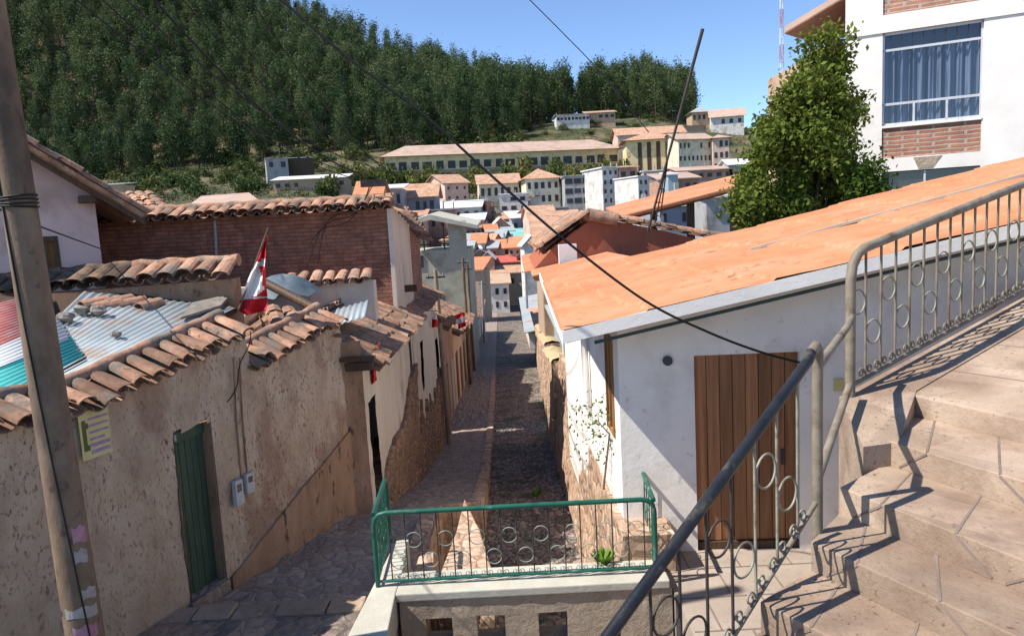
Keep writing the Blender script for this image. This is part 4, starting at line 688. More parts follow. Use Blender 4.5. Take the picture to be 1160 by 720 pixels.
# ------------------------------------------------------------------ flags
def flag(lab, FY, rows, pole, seed=1, cols=10, poler=.012, nm='hanging_flag'):
    """rows: list of (left px, right px, white share start, white share end) down the cloth"""
    t_ = thing(nm, lab, 'flag', at(pole[1][0], pole[1][1], FY), 'red and white flags hung along the lane')
    mb = MB(); mb.tube([at(*pole[0], FY-.03), at(*pole[1], FY-.03)], poler, 6); mb.build('staff', MAT['bark'], t_); mb = MB(); vs = []; n = len(rows); sub = 4; R = []
    for j in range((n-1)*sub+1):
        k = min(j//sub, n-2); f = j/sub-k; R.append([[rows[k][a][b]+(rows[k+1][a][b]-rows[k][a][b])*f for b in (0, 1)] for a in (0, 1)]+[[rows[k][2][b]+(rows[k+1][2][b]-rows[k][2][b])*f for b in (0, 1)]])
    for j, (l, r, w_) in enumerate(R):
        for i in range(cols+1): s = i/cols; vs.append(at(l[0]+(r[0]-l[0])*s, l[1]+(r[1]-l[1])*s, FY+.07*math.sin(s*9+j*.25+seed)*min(1, j/6)))
    m = cols+1
    for j in range(len(R)-1):
        for i in range(cols): s = (i+.5)/cols; w_ = R[j][2]; mb.add([vs[j*m+i], vs[j*m+i+1], vs[(j+1)*m+i+1], vs[(j+1)*m+i]], [(0, 1, 2, 3)], .5, 1 if w_[0] < s < w_[1] else 0, True)
    mb.build('cloth', [MAT['flagred'], MAT['flagwhite']], t_)
flag('largest red and white flag on a leaning staff above the tin roofs', 9.9, [((301, 266), (303, 266), (2, 2)), ((294, 285), (301, 284), (2, 2)), ((288, 300), (301, 302), (-1, .55)), ((281, 316), (301, 316), (-1, .82)), ((276, 330), (302, 326), (-1, .88)), ((273, 338), (303, 333), (-1, .45)), ((271, 342), (303, 338), (2, 2)), ((270, 352), (303, 348), (2, 2)), ((279, 357), (301, 352), (2, 2))], ((304, 258), (270, 352)))
flag('narrow red and white flag on the cream wall below the clay tile roof', 11.35, [((429, 388), (431, 388), (2, 2)), ((423, 400), (428, 400), (2, 2)), ((419, 410), (427, 412), (.05, .35)), ((418, 420), (426, 422), (2, 2)), ((419, 438), (427, 430), (2, 2))], ((431, 388), (418, 436)), 2, 6, .008)
flag('small red and white flag on the wall just left of the lamp pole', 20.5, [((488, 354), (495, 354), (-1, 2)), ((488, 360), (495, 360), (-1, 2)), ((489, 363), (496, 362), (2, 2)), ((489, 371), (496, 370), (2, 2))], ((487, 352), (496, 352)), 3, 4)
flag('red white red striped flag right of the lamp pole over the lane', 25, [((515, 357), (526, 353), (2, 2)), ((516, 361), (527, 357), (2, 2)), ((517, 362), (527, 358), (-1, 2)), ((518, 367), (528, 363), (-1, 2)), ((519, 368), (528, 364), (2, 2)), ((519, 373), (528, 369), (2, 2))], ((513, 352), (530, 347)), 4, 4)
# ------------------------------------------------------------------ poles down the lane, cables
def lane_pole(u0, v0, u1, v1, Y, lab, r=.10, mat='pole'):
    a, b = at(u1, v1, Y), at(u0, v0, Y); t_ = thing('street_pole', lab, 'utility pole', a, 'poles along the lane'); mb = MB(); mb.tube([a-V(0, 0, .3), a.lerp(b, .5), b], [r*1.1, r*.9, r*.7], 10); mb.build('shaft', MAT[mat], t_)
    mb = MB(); mb.box(b.x-.28, b.x+.28, b.y-.03, b.y+.03, b.z-.26, b.z-.21); mb.build('cross_arm', MAT['iron'], t_)
    mb = MB()
    for dx in (-.23, .23): mb = MB(); mb.tube([b+V(dx, 0, -.22), b+V(dx, 0, -.11)], .03, 6); mb.build('insulator', MAT['steel'], t_)
lane_pole(493, 305, 509, 494, 22, 'slim grey street pole standing on the lane pavement, nearest in the lane', .085, 'concrete')
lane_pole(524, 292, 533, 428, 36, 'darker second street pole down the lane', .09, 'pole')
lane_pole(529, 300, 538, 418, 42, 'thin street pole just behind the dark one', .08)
lane_pole(546, 318, 549, 388, 60, 'distant pale street pole near the lane bottom on the left', .12, 'steel'); lane_pole(595, 305, 597, 345, 60, 'distant pale twin pole above the lane on the right', .1, 'steel')
def cable(lab, a, b, sag, r=.012, mat='cable', mid=None, n=40):
    a, b = Vector(a), Vector(b); mb = MB(); mb.tube([a.lerp(b, i/n)-V(0, 0, sag*4*(i/n)*(1-i/n)) for i in range(n+1)], r, 5); tag(mb.build('overhead_cable', MAT[mat]), lab, 'cable')
def qcable(lab, P, r=.012, mat='cable', n=40):                    # smooth curve through three points
    a, m, b = map(Vector, P); c = 2*m-(a+b)/2; mb = MB(); mb.tube([a*(1-t)**2+c*2*t*(1-t)+b*t*t for t in np.linspace(0, 1, n)], r, 5); tag(mb.build('overhead_cable', MAT[mat]), lab, 'cable')
def fit(P, r, lab, mat='cable'):
    P = [Vector(p) for p in P]; mb = MB(); pts = []; k = len(P)
    for i in range(k-1):
        p0, p1, p2, p3 = P[max(i-1, 0)], P[i], P[i+1], P[min(i+2, k-1)]
        for t in np.linspace(0, 1, 10, endpoint=False): pts.append(.5*((2*p1)+(p2-p0)*t+(2*p0-5*p1+4*p2-p3)*t*t+(3*p1-p0-3*p2+p3)*t**3))
    pts.append(P[-1]); mb.tube(pts, r, 6); tag(mb.build('overhead_cable', MAT[mat]), lab, 'cable')
fit([at(240, -60, 6.3), at(318, 0, 6.3), at(395, 66, 6.3), at(480, 130, 6.3), at(560, 202, 6.3), at(640, 272, 6.3), at(730, 340, 6.35), at(800, 375, 6.5), at(860, 398, 6.8), at(908, 411, 7.13)], .0125, 'thick black cable sagging across the sky down to the brown door')
fit([at(570, -30, 30), at(600, 0, 30), at(640, 40, 31), at(680, 82, 32), at(735, 150, 34)], .02, 'thin cable crossing the blue sky above the pine grove', 'cablegrey')
fit([at(-20, 228, 5.3), at(20, 246, 5.4), at(60, 262, 6.5), at(115, 282, 11.4)], .008, 'cable running from the concrete pole to the pink house')
LT = at(421, 205, 15.0)
for k, (u, lab) in enumerate(((40, 'leftmost'), (75, 'second from left'), (100, 'third from left'), (140, 'middle'), (172, 'fifth from left'), (205, 'sixth from left'), (260, 'rightmost'))):
    e = LT+V(.3*(k-2)*.4, .1, .12*(k % 3)+.05); s_ = at(u, -40, 7.0+.5*k); 
    qcable(f'{lab} thin cable of the fan slanting over the forest', (s_, (s_+e)/2-V(0, 0, .35+.12*(k % 2)), e), .009 if k != 3 else .015, 'cable')
for k in range(3): fit([LT+V(.05*k, -.1, 0), LT+V(-.25-.1*k, -.12, -.5-.12*k), LT+V(-.9-.1*k, -.15, -.75-.1*k), at(360-12*k, 300+4*k, 14.8)], .008, ['upper', 'middle', 'lower'][k]+' loose cable looping down the brick house wall')
mb = MB(); mb.box(LT.x-.2, LT.x+.3, 14.86, 14.95, LT.z-.12, LT.z+.02); tag(mb.build('cable_bracket', MAT['iron']), 'dark iron cable bracket under the tiles of the brick house', 'bracket')
# ------------------------------------------------------------------ terracotta gabled house and orange canopy behind the white house
gh = thing('terracotta_house', 'terracotta painted gabled house with clay tile coping behind the orange roof', 'house', (2, 15, -5)); GYY = 15.0
gp = [at(606, 304, GYY), at(626, 281, GYY), at(668, 250, GYY), at(690, 249, GYY), at(750, 261, GYY), at(815, 277, GYY), at(815, 330, GYY), at(606, 318, GYY)]; mb = MB(); mb.prism(gp, (0, 5, 0)); mb.build('wall', MAT['terracotta'], gh)
Bk = V(0, .12, .07); 
for (a_, b_, sd_) in ((gp[2]+V(0, .2, .1), gp[5]+V(0, .2, .1), 71), (gp[1]+V(-.1, .2, .1), gp[2]+V(0, .2, .12), 72)):
    rnd = random.Random(sd_); mb = MB(); n = int((b_-a_).length/.3)
    for r_ in range(3):
        for i in range(n): p = a_.lerp(b_, i/n)+V(0, r_*.24-.18, .05-.02*r_+rnd.uniform(0, .02)); dd = (b_-a_).normalized(); dd = dd if dd.z < 0 else -dd; mb.tile(p if dd.dot(b_-a_) > 0 else p+(b_-a_)/n, dd, (0, 0, 1), .42, .1, .125, rnd.random())
    mb.build('coping_tiles', MAT['tile'], gh)
tile_roof('roof', gh, gp[2]+V(0, 5, .1), V(0, -4.6, .02), gp[1]-gp[2]+V(-.15, 0, -.1), .3, .5, seed=73)
mb = MB(); mb.tube([at(655, 262, 16.5)+V(0, i*.0, 0) for i in range(1)]+[at(668, 243, 15.0)], .13, 10); mb.tube([at(668, 243, 14.95), at(700, 249, 14.9)], .13, 10); mb.build('ridge_cap', MAT['tile'], gh)
mb = MB(); p0, p1 = at(632, 277, 13.9), at(652, 277, 13.9); mb.box(p0.x, p1.x, 13.7, 13.9, -2.5, p0.z); mb.prism([(.42, 13.75, -1.0), (2.0, 13.75, -.72), (2.0, 14.95, -.68), (.42, 14.95, -.96)], (0, 0, .03), m=1); mb.prism([(.30, 15.0, -1.0), (1.0, 15.0, -.90), (1.0, 21.5, -.82), (.36, 21.5, -.94)], (0, 0, .03), m=1); mb.box(1.5, 1.6, 15.2, 21.3, -4, -.87, m=0); mb.build('side_annex', [MAT['concrete_white'], MAT['orange']], gh)
cn = thing('orange_canopy', 'long orange sheet canopy on dark posts in front of the big tree', 'canopy', (4.5, 19, -3)); cp = [at(686, 235, 21), at(848, 194, 22.5), at(846, 209, 18.5), at(706, 245, 17.5)]
mb = MB(); mb.prism([p-V(0, 0, .06) for p in cp], (0, 0, .06)); mb.build('roof', MAT['orange'], cn)
for u, v, Y in ((712, 243, 17.8), (782, 228, 18.3), (838, 214, 18.8), (830, 205, 21.5), (740, 226, 20.8)): p = at(u, v, Y); mb = MB(); mb.box(p.x-.08, p.x+.08, p.y-.08, p.y+.08, -6, p.z); mb.build('post', MAT['iron'], cn)
mb = MB(); p = at(770, 232, 18.1); mb.tube([at(707, 247, 17.6), at(846, 211, 18.6)], .07, 6); mb.build('beam', MAT['darkwood'], cn)
ms_ = thing('leaning_mast', 'thin dark leaning mast with guy struts rising above the clay coping', 'mast', at(734, 262, 14.6)); b_, t1 = at(734, 262, 14.6), at(796, 33, 14.2); md = b_.lerp(t1, .38)
mb = MB(); mb.tube([b_, md, b_.lerp(t1, .72), t1], [.022, .024, .03, .034], 8); mb.build('shaft', MAT['iron'], ms_)
for u, v in ((748, 246), (742, 252)): mb = MB(); mb.tube([at(u, v, 14.9), md], .014, 5); mb.build('strut', MAT['iron'], ms_)
for k in range(4): mb = MB(); c = b_.lerp(t1, .08+.07*k); mb.tube([c, c+V(.14-.02*k, .1, 0)], .012, 5); mb.build('rung', MAT['iron'], ms_)
# ------------------------------------------------------------------ white storeyed building on the right
wb = thing('white_storey_building', 'white rendered storeyed building with curtained window and brick panels', 'building', (8.5, 16, -5)); BC = V(7.48, 16.5, 0); BD = V(.89, -.456, 0).normalized(); BN = V(BD.y, -BD.x, 0)
def bp(u, v): q = atp(u, v, BC, BN); return ((q-BC).dot(BD), q.z)
def bpt(s, z, o=0): q = BC+BD*s+BN*o; return V(q.x, q.y, z)
s0, zt_ = bp(1000, 38); s1, zb2 = bp(1112, 132); _, zw1 = bp(1000, 143); zw0 = bp(1000, 180)[1]; zb0 = bp(1000, 195)[1]; ztb0 = bp(1000, 18)[1]
LB = 7.0; mb = MB()
def bbox(sa, sb, za, zb, o, th=.3, t=.5): mb.obox(bpt(sa, za, o-th), BD*(sb-sa), BN*th, V(0, 0, zb-za), t=t)
bbox(0, s0, -6, zt_, 0); bbox(s1, LB, -6, zt_, 0); bbox(s0, s1, zb0, zw0, 0); bbox(-.0, LB, zt_, ztb0, .03, .33); bbox(0, s0, ztb0, 8, 0); bbox(s1, LB, ztb0, 8, 0); bbox(s0, s1, zw1-.05, zw1, .02, .32)
mb.obox(bpt(0, -6, -.31), V(0, 0, 14), BD*LB, -BN*.02); mb.obox(bpt(0, -6, -6), V(0, 0, 14), BD*.3, BN*5.69); mb.build('wall', MAT['concrete_white'], wb)
mb = MB(); bbox(s0, s1, zw0, zw1-.05, -.03, .2); mb.build('brick_panel', MAT['brick_red'], wb); mb = MB(); bbox(s0, s1, ztb0+.02, 8, -.03, .2); mb.build('brick_panel', MAT['brick_red'], wb)
cu = MB(); vs = []; nn = 120
for i in range(nn+1):
    s = s0+(s1-s0)*i/nn; o = -.20+.045*math.sin(i*.55)+.03*math.sin(i*1.31+.5); w_ = .02*math.sin(i*.9)
    for z in (zw1+.0, zw1+.5, zt_-.55, zt_-.35): vs.append(bpt(s, z, o*(1 if z < zt_-.5 else .95)))
cu.add(vs, [(4*i+j, 4*(i+1)+j, 4*(i+1)+j+1, 4*i+j+1) for i in range(nn) if i % 19 not in (15, 16, 17, 18) or i > 90 for j in range(3)], .5, 0, True)
mb = MB(); bbox(s0, s1, zw1, zt_, -.28, .02); wn_ = mb.build('window', MAT['darkhole'], wb); cu.build('curtain', MAT['curtain'], wn_); mb = MB()
for (a_, b_, za_, zz_) in ((s0, s1, zw1, zw1+.05), (s0, s1, zw1+.42, zw1+.47), (s0, s1, zt_-.38, zt_-.33), (s0, s1, zt_-.05, zt_), (s0, s0+.04, zw1, zt_), (s1-.04, s1, zw1, zt_), (s0+.58, s0+.62, zw1, zw1+.44), (s0+1.18, s0+1.22, zw1, zw1+.44)): bbox(a_, b_, za_, zz_, -.06, .04)
mb.build('frame', MAT['alu'], wn_); mb = MB()
for s in np.arange(s0+.15, s1, .2): mb = MB(); bbox(s, s+.012, zt_-.33, zt_-.05, -.055, .012); mb.build('bar', MAT['iron'], wn_)
mg = bpy.data.materials.new('clear glass'); mg.use_nodes = True; g_ = mg.node_tree; tr = g_.nodes.new('ShaderNodeBsdfTransparent'); tr.inputs[0].default_value = (.8, .84, .86, 1); gl = g_.nodes.new('ShaderNodeBsdfGlossy'); gl.inputs['Roughness'].default_value = .03; mx = g_.nodes.new('ShaderNodeMixShader'); mx.inputs[0].default_value = .10; lk(g_, tr.outputs[0], mx.inputs[1]); lk(g_, gl.outputs[0], mx.inputs[2]); lk(g_, mx.outputs[0], g_.nodes['Material Output'].inputs[0])
mb = MB(); mb.add([bpt(s0, zw1, -.08), bpt(s1, zw1, -.08), bpt(s1, zt_, -.08), bpt(s0, zt_, -.08)], [(0, 1, 2, 3)]); mb.build('pane', mg, wn_)
mb = MB(); bbox(s0, s1, zb0-1.6, zb0-.02, -.1, .1); w2 = mb.build('window', MAT['glass'], wb); mb = MB(); bbox(s0, s1, zb0-.42, zb0-.38, -.05, .04); bbox(s0+.8, s0+.84, zb0-1.6, zb0-.02, -.045, .04); mb.build('frame', MAT['alu'], w2)
mb = MB(); mb.prism([bpt(1.32, zw0-.02, .004), bpt(1.42, zb0+.02, .004), bpt(1.68, zb0+.02, .004), bpt(1.85, zw0-.02, .004)], BN*.004); mb.build('bare_patch', MAT['concrete'], wb)
bhh = thing('brown_eaved_house', 'house with brown overhanging eave behind the tree beside the white building', 'house', (9, 22, -4)); e0, e1, e2, e3 = at(889, 37, 19), at(962, -6, 19), at(1010, 0, 24), at(930, 30, 24)
e1, e2, e3 = at(964, -8, 17.5), at(968, 40, 22), at(918, 46, 21.5)
mb = MB(); mb.prism([e0, e1, e2, e3], (0, 0, .14)); mb.build('roof', MAT['pinkroof'], bhh); mb = MB(); mb.prism([p-V(0, 0, .035) for p in (e0, e1, e2, e3)], (0, 0, .03)); mb.build('eave_lining', MAT['eavewood'], bhh); mb = MB(); q = at(925, 60, 22); mb.box(q.x, q.x+4, 21, 26, -5, q.z); mb.build('wall', MAT['adobe_far'], bhh)
fit([bpt(2.2, bp(1000, 150)[1]-.2, .02), bpt(1, 1.6, .3), bpt(0, 1.2, .5)], .006, 'thin cable on the white building wall') if False else None
# ------------------------------------------------------------------ trees and shrubs
def leaf_quads(c, n, size, rng, droop=.3, asp=2.2):
    """n leaf faces around points c (k,3): returns verts (4n,3)"""
    d = rng.normal(size=(n, 3)); d[:, 2] -= droop; d /= np.linalg.norm(d, axis=1, keepdims=True); w = np.cross(d, rng.normal(size=(n, 3))); w /= np.linalg.norm(w, axis=1, keepdims=True)
    s = size*rng.uniform(.6, 1.3, (n, 1)); L, W = d*s, w*s/asp; return np.stack([c-L*.5, c+W*.5, c+L*.5, c-W*.5], 1).reshape(-1, 3)
def np_mesh(name, v, quads, mats, mi=None, tint=None):
    me = bpy.data.meshes.new(name); nv, nf = len(v), len(quads); me.vertices.add(nv); me.vertices.foreach_set('co', np.asarray(v, np.float32).ravel()); me.loops.add(nf*4); me.loops.foreach_set('vertex_index', np.asarray(quads, np.int32).ravel())
    me.polygons.add(nf); me.polygons.foreach_set('loop_start', np.arange(0, nf*4, 4, dtype=np.int32)); me.polygons.foreach_set('loop_total', np.full(nf, 4, np.int32))
    for m in mats: me.materials.append(m)
    if mi is not None: me.polygons.foreach_set('material_index', np.asarray(mi, np.int32))
    me.update(calc_edges=True)
    if tint is not None: a = me.attributes.new('tint', 'FLOAT', 'FACE'); a.data.foreach_set('value', np.asarray(tint, np.float32))
    me.validate(); return me
def euca_np(seed, H, nleaf, size, kind):
    rng = np.random.default_rng(seed); nc = 26 if kind else 20; lo = .22 if kind == 0 else .10
    zc = lo+(1-lo)*rng.random(nc)**.9; prof = np.sin(np.clip((zc-lo)/(1-lo), 0, 1)**.75*PI*.92+.18); rad = (.15 if kind == 0 else .10)*H*prof*rng.uniform(.5, 1.15, nc); an = rng.uniform(0, 2*PI, nc)
    cc = np.stack([np.cos(an)*rad, np.sin(an)*rad, zc*H], 1); ct = rng.random(nc); idx = rng.integers(0, nc, nleaf); sig = H*.036*rng.uniform(.7, 1.3, nc)[idx][:, None]
    pts = cc[idx]+rng.normal(size=(nleaf, 3))*sig*np.array([1, 1, 1.9]); v = leaf_quads(pts, nleaf, size, rng, .9, 1.7); tint = np.clip(ct[idx]*.6+rng.random(nleaf)*.4, 0, 1)
    q = np.arange(len(v)).reshape(-1, 4); r0, r1 = .022*H*.6, .006*H; tv, tq = [], []
    for k, (z, r) in enumerate(((0, r0), (.35*H, r0*.75), (.7*H, r1*1.4), (.95*H, r1*.5))):
        for i in range(5): tv.append((r*math.cos(2*PI*i/5)+.01*H*math.sin(k), r*math.sin(2*PI*i/5), z-(.8 if k == 0 else 0)))
    for k in range(3):
        for i in range(5): tq.append((k*5+i, k*5+(i+1) % 5, (k+1)*5+(i+1) % 5, (k+1)*5+i))
    return v, q, tint, np.array(tv), np.array(tq)
PROTO = [(euca_np(100+k, 1.0, 1250, .031, k % 2), k) for k in range(6)]
def euca_mesh(k):
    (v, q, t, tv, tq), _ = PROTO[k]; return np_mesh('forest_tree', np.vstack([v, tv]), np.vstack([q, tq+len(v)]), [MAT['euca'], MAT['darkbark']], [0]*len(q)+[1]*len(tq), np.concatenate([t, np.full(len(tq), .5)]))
EM = [euca_mesh(k) for k in range(6)]
cand = []
rng = np.random.default_rng(5)
for _ in range(60000):
    Y = rng.uniform(285, 474); u = rng.uniform(-.78, .285); x = u*Y; px = 580+838*u
    if 656 < px < 669: continue
    if px > 625 and Y < 352: continue
    if px > 400 and Y < 306 or px < 400 and Y < 318-(400-px)*.09: continue
    if px > 790: continue
    if px > 600 and Y < 340: continue
    cand.append((x, Y))
# thin out by a grid so crowns keep about 4 m apart
used = {}; pts = []
for x, Y in cand:
    g = (int(x//6.0), int(Y//6.0))
    if g in used: continue
    used[g] = 1; pts.append((x, Y))
def vis_key(p): x, Y = p; return Y
pts.sort(key=vis_key); print('forest', len(pts))
near = pts[:285]; rest = pts[285:]
def eh(x, Y): return rng.uniform(13, 28) if Y > 335 else rng.uniform(9, 24)
for i, (x, Y) in enumerate(near):
    o = bpy.data.objects.new('forest_tree', EM[i % 6]); C.objects.link(o); H = eh(x, Y); o.location = (x, Y, hill(x, Y)-.3); w_ = rng.uniform(.85, 1.35); o.scale = (H*w_, H*w_, H); o.rotation_euler = (rng.uniform(-.04, .04), rng.uniform(-.04, .04), rng.uniform(0, 6.28))
    tag(o, 'slender dark green tree along the lower edge of the hillside forest', 'tree', 'trees along the lower edge of the hillside forest')
Vv, Qq, Tt, Mi = [], [], [], []; off = 0
for i, (x, Y) in enumerate(rest):
    (v, q, t, tv, tq), _ = PROTO[i % 6]; H = eh(x, Y); a_ = rng.uniform(0, 6.28); w_ = rng.uniform(.85, 1.35); n = len(q)
    vv = np.vstack([v, tv])*np.array([H*w_, H*w_, H]); ca, sa = math.cos(a_), math.sin(a_); xy = vv[:, :2]@np.array([[ca, sa], [-sa, ca]]); vv = np.column_stack([xy[:, 0]+x, xy[:, 1]+Y, vv[:, 2]+hill(x, Y)-.3])
    Vv.append(vv); Qq.append(np.vstack([q, tq+len(v)])+off); off += len(vv); r_ = rng.random(); Tt.append(np.concatenate([np.clip(t*.45+r_*.85-.15, 0, 1), np.full(len(tq), .5)])); Mi += [0]*n+[1]*len(tq)
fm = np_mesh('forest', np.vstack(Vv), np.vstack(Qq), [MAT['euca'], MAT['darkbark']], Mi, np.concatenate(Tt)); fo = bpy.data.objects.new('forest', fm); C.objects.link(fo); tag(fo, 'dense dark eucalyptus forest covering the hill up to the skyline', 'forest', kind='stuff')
def shrub_mesh(seed, n=360):
    rg = np.random.default_rng(seed); nc = 12; d = rg.normal(size=(nc, 3)); d /= np.linalg.norm(d, axis=1, keepdims=True); cc = d*rg.uniform(.3, .85, (nc, 1)); cc[:, 2] = abs(cc[:, 2])*.9+.25; ix = rg.integers(0, nc, n); ct = rg.random(nc)
    p = cc[ix]+rg.normal(size=(n, 3))*.2; p[:, 2] = np.maximum(p[:, 2], .02); v = leaf_quads(p, n, .22, rg, .1, 1.5); return np_mesh('shrub', v, np.arange(len(v)).reshape(-1, 4), [MAT['shrub']], None, np.clip(ct[ix]*.7+rg.random(n)*.3, 0, 1))
SM = [shrub_mesh(300+k) for k in range(5)]
SL = []
for k in range(3): m_ = shrub_mesh(330+k, 460); m_.materials[0] = MAT['paleshrub']; SL.append(m_)
def shrub(x, Y, s, hgt=1.0, lab='', grp='', z=None):
    o = bpy.data.objects.new('hillside_shrub', SL[random.randrange(3)] if 'school' in grp and 'below' in grp else SM[random.randrange(5)]); C.objects.link(o); o.location = (x, Y, hill(x, Y)-.2 if z is None else z); o.scale = (s, s, s*hgt); o.rotation_euler = (0, 0, random.uniform(0, 6.28)); tag(o, lab, 'shrub', grp)
def belt(n, u0, u1, Y0, Y1, s0_, s1_, lab, grp, hg=(.8, 1.5)):
    for _ in range(n): Y = random.uniform(Y0, Y1); u = random.uniform(u0, u1); shrub((u-580)/838*Y, Y, random.uniform(s0_, s1_), random.uniform(*hg), lab, grp)
belt(30, 150, 425, 262, 325, 3, 5.5, 'dense dark bush along the foot of the forest', 'bushes along the foot of the forest', (.7, 1.3)); belt(50, 400, 612, 285, 328, 2.6, 4.6, 'dense dark bush along the foot of the forest', 'bushes along the foot of the forest', (.8, 1.3))
belt(82, 400, 720, 238, 252, 2.4, 4.2, 'olive green shrub on the slope below the long yellow school', 'shrubs on the slope below the school', (1.2, 2.3))
belt(52, 110, 425, 190, 318, 2.0, 4.4, 'dark green bush on the valley slope left of the school', 'bushes on the valley slope left of the school', (.7, 1.2))
belt(38, 560, 850, 285, 385, 2.0, 3.6, 'low dry bush on the bank above the school roof', 'bushes on the bank above the school roof', (.5, .9)); belt(12, 800, 900, 150, 250, 2.5, 4.5, 'bush on the right slope left of the big tree', 'bushes on the right slope', (.8, 1.4)); belt(10, 590, 640, 100, 165, 1.2, 2.2, 'green bush between roofs in the valley', 'bushes between roofs in the valley', (.9, 1.5)); belt(8, 770, 840, 26, 60, .9, 1.6, 'green bush under the orange canopy', 'bushes under the orange canopy', (1, 1.6))
rg = np.random.default_rng(77); n_ = 5200; U = rg.uniform(-.75, .34, n_); Yy = rg.uniform(175, 400, n_); keep = [(u*Y, Y) for u, Y in zip(U, Yy) if not (-.18 < u < .16 and 252 < Y < 272)]
pv = []; 
for x, Y in keep: k = 14; sz = rg.uniform(.5, 1.7); pv.append(np.array([x, Y, hill(x, Y)+sz*.3])+rg.normal(size=(k, 3))*np.array([sz*.6, sz*.6, sz*.35]))
pv = np.vstack(pv); v = leaf_quads(pv, len(pv), .5, rg, -.2, 1.5); um = np_mesh('undergrowth', v, np.arange(len(v)).reshape(-1, 4), [MAT['brush']], None, rg.random(len(pv))); uo = bpy.data.objects.new('undergrowth', um); C.objects.link(uo); tag(uo, 'dry olive undergrowth covering the slope below the forest', 'undergrowth', kind='stuff')
# big leafy tree on the right
def big_tree(lab, base, top, lobes, n, size, seed, nm='leafy_tree', tr=1.0):
    rg = np.random.default_rng(seed); t_ = thing(nm, lab, 'tree', base); B = Vector(base); mb = MB(); allp, tn = [], []
    mb.tube([B-V(0, 0, .5), B.lerp(Vector(top), .35)+V(.1, 0, 0), B.lerp(Vector(top), .7), top], [.16*tr, .12*tr, .07*tr, .02*tr], 9)
    for (c, r) in lobes:
        mb.tube([B.lerp(Vector(top), .35), (B.lerp(Vector(top), .35)+Vector(c))/2+V(0, 0, -.1), c], [.035*tr, .022*tr, .008*tr], 6)
        k = max(6, int(26*r)); d = rg.normal(size=(k, 3)); d /= np.linalg.norm(d, axis=1, keepdims=True); cl = np.array(c)+d*r*rg.uniform(.35, 1.0, (k, 1)); m = int(n*r*r); ix = rg.integers(0, k, m); allp.append(cl[ix]+rg.normal(size=(m, 3))*.13); tn.append(np.clip(rg.random(k)[ix]*.6+rg.random(m)*.4, 0, 1))
    mb.build('trunk', MAT['bark'], t_); p = np.vstack(allp)-np.array(base); v = leaf_quads(p, len(p), size, rg, .35, 2.0); me = np_mesh('crown', v, np.arange(len(v)).reshape(-1, 4), [MAT['elder']], None, np.concatenate(tn)); o = bpy.data.objects.new('crown', me); C.objects.link(o); o.parent = t_
TY = 14.6
L_ = [((928, 72), .26), ((926, 102), .34), ((944, 112), .42), ((930, 155), .45), ((940, 95), .40), ((912, 108), .30), ((938, 130), .5), ((900, 135), .36), ((878, 165), .46), ((912, 175), .6), ((948, 180), .5), ((858, 205), .40), ((888, 222), .6), ((930, 228), .6), ((960, 222), .42), ((852, 236), .34), ((875, 252), .5), ((918, 52), .16), ((946, 48), .18), ((866, 142), .18), ((886, 118), .15), ((968, 200), .26), ((850, 214), .16), ((866, 184), .16), ((905, 85), .14)]
big_tree('big leafy green tree between the orange canopy and the white building', tuple(at(905, 330, TY)-V(0, 0, 1.5)), tuple(at(925, 120, TY+.3)), [(tuple(at(u, v, TY+random.uniform(-.5, .5))), r*1.08) for (u, v), r in L_], 9500, .115, 8)
big_tree('small leafy sapling at the foot of the white building wall', tuple(at(985, 262, 13.4)), tuple(at(990, 185, 13.4)), [(tuple(at(u, v, 13.4)), .16) for u, v in ((985, 195), (995, 210), (980, 215), (990, 230))], 16000, .10, 9, 'leafy_sapling', .2)
big_tree('flowering plant in the window box of the white house', tuple(spt(8.0, -2.5, .10)), tuple(spt(7.95, -2.1, .14)), [(tuple(spt(8.05, -2.02, .14)), .11), (tuple(spt(7.85, -2.2, .16)), .12), (tuple(spt(8.0, -2.42, .14)), .12), (tuple(spt(8.25, -2.3, .14)), .09)], 5200, .05, 10, 'window_plant', .08)
def tuft(p, lab, n=60, h=.22, s=.14):
    rg = np.random.default_rng(int(abs(p[0]*1000))); mb = MB()
    for _ in range(n): a_ = rg.uniform(0, 6.28); r = rg.uniform(0, s); b_ = V(p[0]+r*math.cos(a_), p[1]+r*math.sin(a_), p[2]); q = b_+V(math.cos(a_)*.08, math.sin(a_)*.08, h*rg.uniform(.5, 1.2)); w_ = V(-math.sin(a_), math.cos(a_), 0)*.012; mb.add([b_-w_, b_+w_, q+w_*1.2, q-w_*.3], [(0, 1, 2, 3)], rg.random())
    tag(mb.build('grass_tuft', MAT['weed']), lab, 'weed')
tuft((.76, 6.84, -3.31), 'bright green weed tuft on the stone ledge behind the green railing', 70, .10, .06)
tuft((.35, 9.8, -5.02), 'weed clump at the foot of the retaining wall in the sunken lane', 40, .15); tuft((.3, 14.5, -5.5), 'weed clump between the cobbles halfway down the lane', 40, .15)
